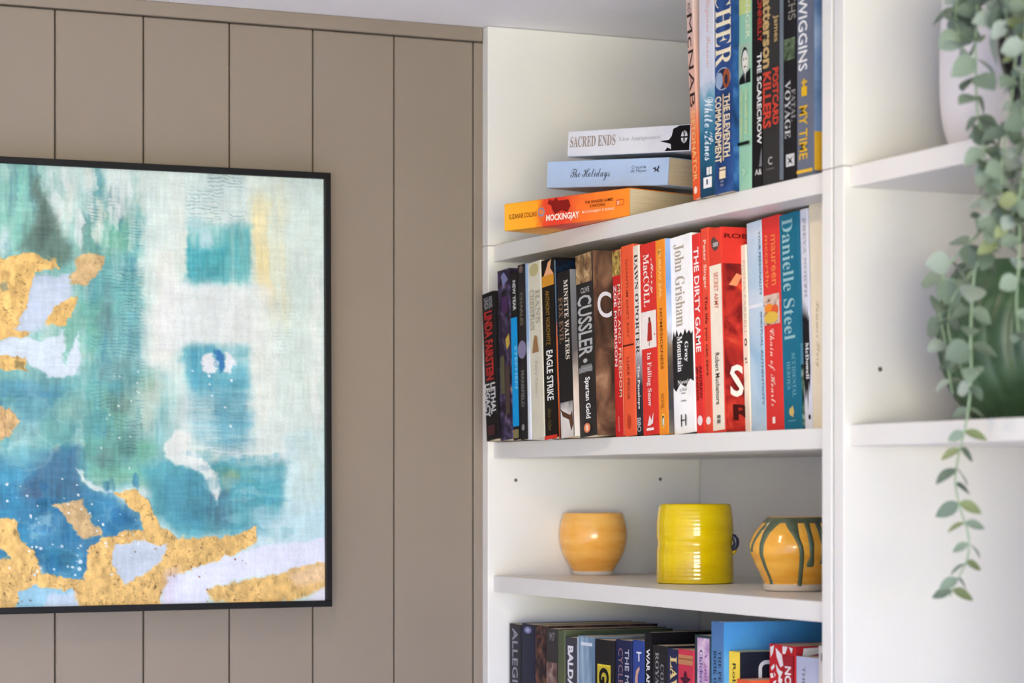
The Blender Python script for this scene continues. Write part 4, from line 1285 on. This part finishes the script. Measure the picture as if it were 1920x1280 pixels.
# ochre bowl with green drips
p, t = on_shelf3(1490, 1107.5)
s = t / F
o3 = empty('ceramic_bowl', (p.x, p.y, S3), 'ochre ceramic bowl with dark green glaze drips, partly behind the divider', 'bowl')
keys = [(52, 0), (57, 3), (58, 10), (58.5, 18), (62, 26), (72, 46), (80, 66), (83.5, 80), (81.5, 94), (74, 110), (63, 124), (54, 134), (52, 137)]
body = pot_profile(keys, s)
wob = lambda r, z, a: r * (1 + 0.010 * math.sin(2 * a + z / s * .02) + 0.004 * math.sin(z / s * .3))
link('body', lathe('body', body, 80, wob), glaze((232, 160, 46), (246, 184, 74), 22, 0.14), o3, smooth=True)
outer = prof_interp([(r * s, z * s) for r, z in keys], 6)
link('bare_foot', lathe('bare_foot', [(r + .0004, z) for r, z in outer if z < 15 * s], 80, wob), M_CLAY, o3, smooth=True)
link('rim_glaze', lathe('rim_glaze', [(r + .0005, z) for r, z in outer if z > 127 * s] + [(50 * s, 138.5 * s)], 80, wob), mat((92, 98, 74), 0.15, .06, 60), o3, smooth=True)


def r_at(z):
    for (r1, z1), (r2, z2) in zip(outer, outer[1:]):
        if z1 <= z <= z2:
            return r1 + (r2 - r1) * (z - z1) / max(z2 - z1, 1e-9)
    return outer[-1][0]


cam_a = math.atan2(-ray(1490)[1], -ray(1490)[0])
M_DRIP = mat((84, 96, 72), 0.12, .10, 90, name='green_glaze')


def drip(path):
    """path: (px offset from the bowl's axis, height in px, half width px)"""
    P = spline([Vector(q) for q in path], 5)
    vs, fs = [], []
    for q in P:
        z = q.y * s
        r = r_at(min(max(z, outer[0][1]), outer[-1][1]))
        for (w, lift) in ((-1, -.0003), (-.6, .0008), (0, .0013), (.6, .0008), (1, -.0003)):
            k = max(-.985, min(.985, (q.x + w * q.z) * s / r))
            a = cam_a + math.asin(k)
            rr = wob(r, z, a) + lift
            vs.append((rr * math.cos(a), rr * math.sin(a), z))
    for i in range(len(P) - 1):
        for k in range(4):
            fs.append((i * 5 + k, i * 5 + k + 1, i * 5 + k + 6, i * 5 + k + 5))
    me = bpy.data.meshes.new('glaze_drip')
    me.from_pydata(vs, [], fs)
    me.update()
    return link('glaze_drip', me, M_DRIP, o3, smooth=True)


drip([(-44, 132, 3), (-58, 118, 3.5), (-72, 98, 2.2), (-78, 82, 1.6), (-79, 74, 2.6)])
drip([(-26, 135, 13), (-44, 120, 9), (-57, 98, 5.5), (-61, 74, 4), (-54, 48, 3.2), (-45, 26, 2.6), (-42, 14, 3.6)])
drip([(-8, 135, 15), (-3, 118, 11), (4, 102, 6.5), (12, 82, 5), (13, 60, 4.8), (11, 36, 4.6), (9, 11, 4.4)])
drip([(20, 135, 6), (26, 114, 5), (31, 92, 5.5), (32, 68, 4.4), (29, 52, 7.5), (28, 47, 5)])
drip([(40, 132, 5), (47, 114, 5), (53, 84, 3.5), (51, 58, 3.5), (50, 52, 5)])

# ------------------------------------------------------------------ right bookcase: pots and trailing plant
# green ribbed pot on the lower shelf
t = on_x(1905, 0.075)[1]
c = at_depth(1905, 0, t)
s = t / F
cam_a = math.atan2(-ray(1905)[1], -ray(1905)[0])
o4 = empty('ribbed_pot', (c.x, c.y, SB2), 'round dark green ribbed pot on the right hand shelf behind the trailing plant', 'pot')
ribs = lambda r, z, a: r * (1 + 0.045 * abs(math.sin(10 * (a + 0.35 * math.sin(z / s / 95.0)))) - .011)
body = pot_profile([(60, 0), (72, 2), (88, 16), (112, 46), (132, 90), (143, 140), (144, 180), (138, 225), (124, 262), (108, 288), (104, 296)], s, 8, 0.004)
link('body', lathe('body', body, 180, ribs), glaze((36, 62, 36), (56, 84, 52), 14, 0.42, 0.05), o4, smooth=True)

# white rounded planter on the upper shelf and a black pot beside it
t = on_x(1875, 0.085)[1]
c = at_depth(1875, 0, t)
s = t / F
o5 = empty('planter', (c.x, c.y, S1), 'matt white planter with a rounded base on the upper right shelf', 'planter')
body = pot_profile([(58, 0), (72, 3), (92, 22), (105, 60), (111, 110), (112, 160), (111, 215), (108, 290), (106, 300)], s, 6, 0.004, 0.006)
link('body', lathe('body', body, 72), mat((226, 221, 219), 0.5, .02, 30), o5, smooth=True)
link('soil', lathe('soil', [(90 * s, 0.10), (94 * s, 0.118), (60 * s, 0.120), (2 * s, 0.122)], 40), mat((52, 42, 34), .9, .3, 300), o5, smooth=True)
t2 = on_x(1925, 0.016)[1]
c2 = at_depth(1925, 0, t2)
s2 = t2 / F
o6 = empty('black_vase', (c2.x, c2.y, S1), 'small black vase half hidden by the trailing leaves', 'vase')
body = pot_profile([(16, 0), (24, 4), (29, 20), (31, 60), (34, 84), (42, 104), (50, 130), (54, 160), (50, 185), (46, 192)], s2, 6, 0.003)
link('body', lathe('body', body, 60), mat((24, 23, 24), 0.3, .05, 40), o6, smooth=True)

# trailing plant
plant = empty('trailing_plant', (c.x, c.y, S1 + 0.118), 'trailing grey green plant with paired round leaves hanging from the white planter', 'plant')
rnd = random.Random(4)


def leaf_mesh(w, curl, notch):
    """cupped oval leaf, base at origin, along +Y, 1 long"""
    vs, fs = [], []
    N = 7
    for i in range(N + 1):
        f = i / N
        hw = w * math.sin(math.pi * f ** 0.85) ** 0.75 * .5 if 0 < f < 1 else 0.012
        zc = -curl * f * f
        for (k, up) in ((-1, .16), (-.5, .05), (0, 0), (.5, .05), (1, .16)):
            vs.append((k * hw, f, zc + up * hw * 1.2))
    for i in range(N):
        for k in range(4):
            fs.append((i * 5 + k, i * 5 + k + 1, i * 5 + k + 6, i * 5 + k + 5))
    me = bpy.data.meshes.new('leaf')
    me.from_pydata(vs, [], fs)
    me.update()
    me.polygons.foreach_set('use_smooth', [True] * len(me.polygons))
    return me


def leaf_mat(c1, c2):
    m = glaze(c1, c2, 90, 0.6, 0.1, (1, 1, 1))
    m.name = 'leaf_green'
    b = m.node_tree.nodes['Principled BSDF']
    b.inputs['Subsurface Weight'].default_value = 0.0
    return m


LM = [leaf_mat((108, 126, 108), (138, 154, 132)), leaf_mat((128, 142, 128), (162, 173, 158)), leaf_mat((116, 130, 90), (144, 154, 104)), leaf_mat((82, 100, 84), (108, 124, 104))]
LEAVES = []
for (w, cu) in ((.95, .12), (.78, .25), (.56, .2)):
    for mm in LM:
        l = leaf_mesh(w, cu, 0)
        l.materials.append(mm)
        LEAVES.append(l)
M_STEM = mat((142, 164, 130), 0.6, .1, 200, name='stem_green')
inv = Vector(plant.location)


def pick(young):
    k = rnd.random()
    mi = (2 if k < .15 else 0 if k < .6 else 3) if young else (0 if k < .45 else 1 if k < .70 else 3 if k < .94 else 2)
    wi = 0 if rnd.random() < .5 else 1
    if young:
        wi = 2
    return LEAVES[wi * 4 + mi]


def strand(path, size, step, seed=0, tip=0.4, flat_from=2.0):
    """path: columns/rows with a distance in front of / behind the shelf edge (metres along x)"""
    rnd.seed(seed)
    pts = []
    for q in path:
        y, tt = on_x(q[0], q[2])
        pts.append(Vector((q[2], y, zat(q[1], tt))))
    P = spline(pts, 8)
    st = link('strand', tube('stem', [v - inv for v in P], [0.0011 * (1 - .5 * i / len(P)) for i in range(len(P))], 6), M_STEM, plant, smooth=True)
    L = [0]
    for a, b_ in zip(P, P[1:]):
        L.append(L[-1] + (b_ - a).length)
    d, tot, par = step * .4, L[-1], 0
    base = rnd.random() * 6.28
    while d < tot:
        i = max(k for k in range(len(L)) if L[k] <= d)
        i = min(i, len(P) - 2)
        f = (d - L[i]) / max(L[i + 1] - L[i], 1e-6)
        p0 = P[i].lerp(P[i + 1], f)
        tg = (P[i + 1] - P[i]).normalized()
        frac = d / tot
        sz = size * (1 - (1 - tip) * max(0, frac - .45) / .55) * rnd.uniform(.8, 1.2)
        base += math.pi / 2 + rnd.uniform(-.5, .5)
        for sgn in (0, math.pi):
            if rnd.random() < .06:
                continue
            a = base + sgn
            u = tg.cross(Vector((math.cos(1.1), math.sin(1.1), .1))).normalized()
            w = tg.cross(u)
            out = u * math.cos(a) + w * math.sin(a)
            if frac > flat_from:
                out = Vector((RT[0], RT[1], 0)) * (1 if sgn else -1) + Vector((rnd.uniform(-.3, .3), rnd.uniform(-.5, .5), rnd.uniform(-.1, .15)))
            dirn = (out + tg * rnd.uniform(.05, .55) + Vector((0, 0, -.15))).normalized()
            nrm = Vector((rnd.uniform(-.5, .2), rnd.uniform(-.8, -.1), rnd.uniform(.1, .9)))
            xax = dirn.cross(nrm).normalized()
            zax = xax.cross(dirn)
            mtx = Matrix((xax, dirn, zax)).transposed().to_4x4()
            z2 = sz * rnd.uniform(.85, 1.15)
            mtx = Matrix.Translation(p0 - inv) @ mtx @ Matrix.Scale(z2, 4)
            lf = bpy.data.objects.new('leaf', pick(frac > flat_from))
            COL.objects.link(lf)
            lf.parent = st
            lf.matrix_basis = mtx
        d += step * rnd.uniform(.8, 1.2) * (1 - .25 * frac)


A = 0.0165     # leaf length
strand([(1860, -60, .03), (1838, -20, -.005), (1830, 60, -.018), (1830, 130, -.02), (1832, 200, -.022), (1842, 260, -.022), (1852, 330, -.022), (1862, 400, -.02), (1872, 460, -.02)], A * 1.18, .0145, seed=1, tip=.8)
strand([(1920, -60, .03), (1908, 0, 0), (1908, 60, -.015), (1900, 150, -.018), (1894, 210, -.02), (1880, 290, -.02), (1878, 370, -.02), (1888, 430, -.02)], A * .95, .018, seed=2, tip=.8)
strand([(1900, 340, .004), (1884, 400, -.010), (1858, 455, -.018), (1830, 500, -.02), (1824, 548, -.02), (1820, 620, -.02), (1821, 690, -.02), (1818, 745, -.02), (1811, 795, -.022), (1803, 830, -.022), (1795, 865, -.022), (1791, 905, -.022), (1801, 955, -.022), (1815, 1000, -.022), (1815, 1042, -.022), (1803, 1072, -.022), (1788, 1098, -.022), (1782, 1118, -.022)], A * 1.12, .0165, seed=3, tip=.8, flat_from=.5)
strand([(1860, 400, .0), (1832, 440, -.012), (1798, 474, -.018), (1771, 512, -.02), (1760, 555, -.02), (1764, 598, -.02), (1772, 640, -.02), (1778, 690, -.02), (1786, 740, -.02)], A * 1.0, .019, seed=5, tip=.8)
strand([(1850, 470, .0), (1815, 520, -.012), (1786, 560, -.016), (1778, 615, -.018), (1790, 660, -.018), (1806, 700, -.018)], A * .8, .019, seed=6, tip=.8)
strand([(1905, 300, .0), (1912, 400, -.012), (1910, 500, -.016), (1906, 560, -.016), (1910, 630, -.016)], A * .95, .016, seed=7, tip=.8)
strand([(1850, -60, .03), (1806, -20, -.004), (1792, 20, -.016), (1796, 56, -.018), (1806, 96, -.02)], A * 1.4, .0135, seed=8, tip=.9)
strand([(1880, -70, .03), (1872, -20, -.004), (1868, 30, -.016), (1874, 70, -.02)], A * 1.45, .0135, seed=9, tip=.9)
strand([(1930, -70, .03), (1900, -30, -.01), (1886, 10, -.02), (1890, 50, -.02)], A * 1.4, .0135, seed=10, tip=.9)
strand([(1940, 180, .0), (1925, 260, -.014), (1918, 340, -.018), (1900, 400, -.018), (1880, 430, -.018)], A * 1.0, .0155, seed=12, tip=.9)
strand([(1880, 230, .0), (1868, 300, -.016), (1872, 350, -.018), (1856, 410, -.018), (1850, 440, -.018)], A * 1.2, .0155, seed=13, tip=.9)
strand([(1945, -60, .02), (1926, 0, -.014), (1922, 80, -.02), (1916, 150, -.02), (1922, 230, -.02)], A * 1.05, .016, seed=14, tip=.9)
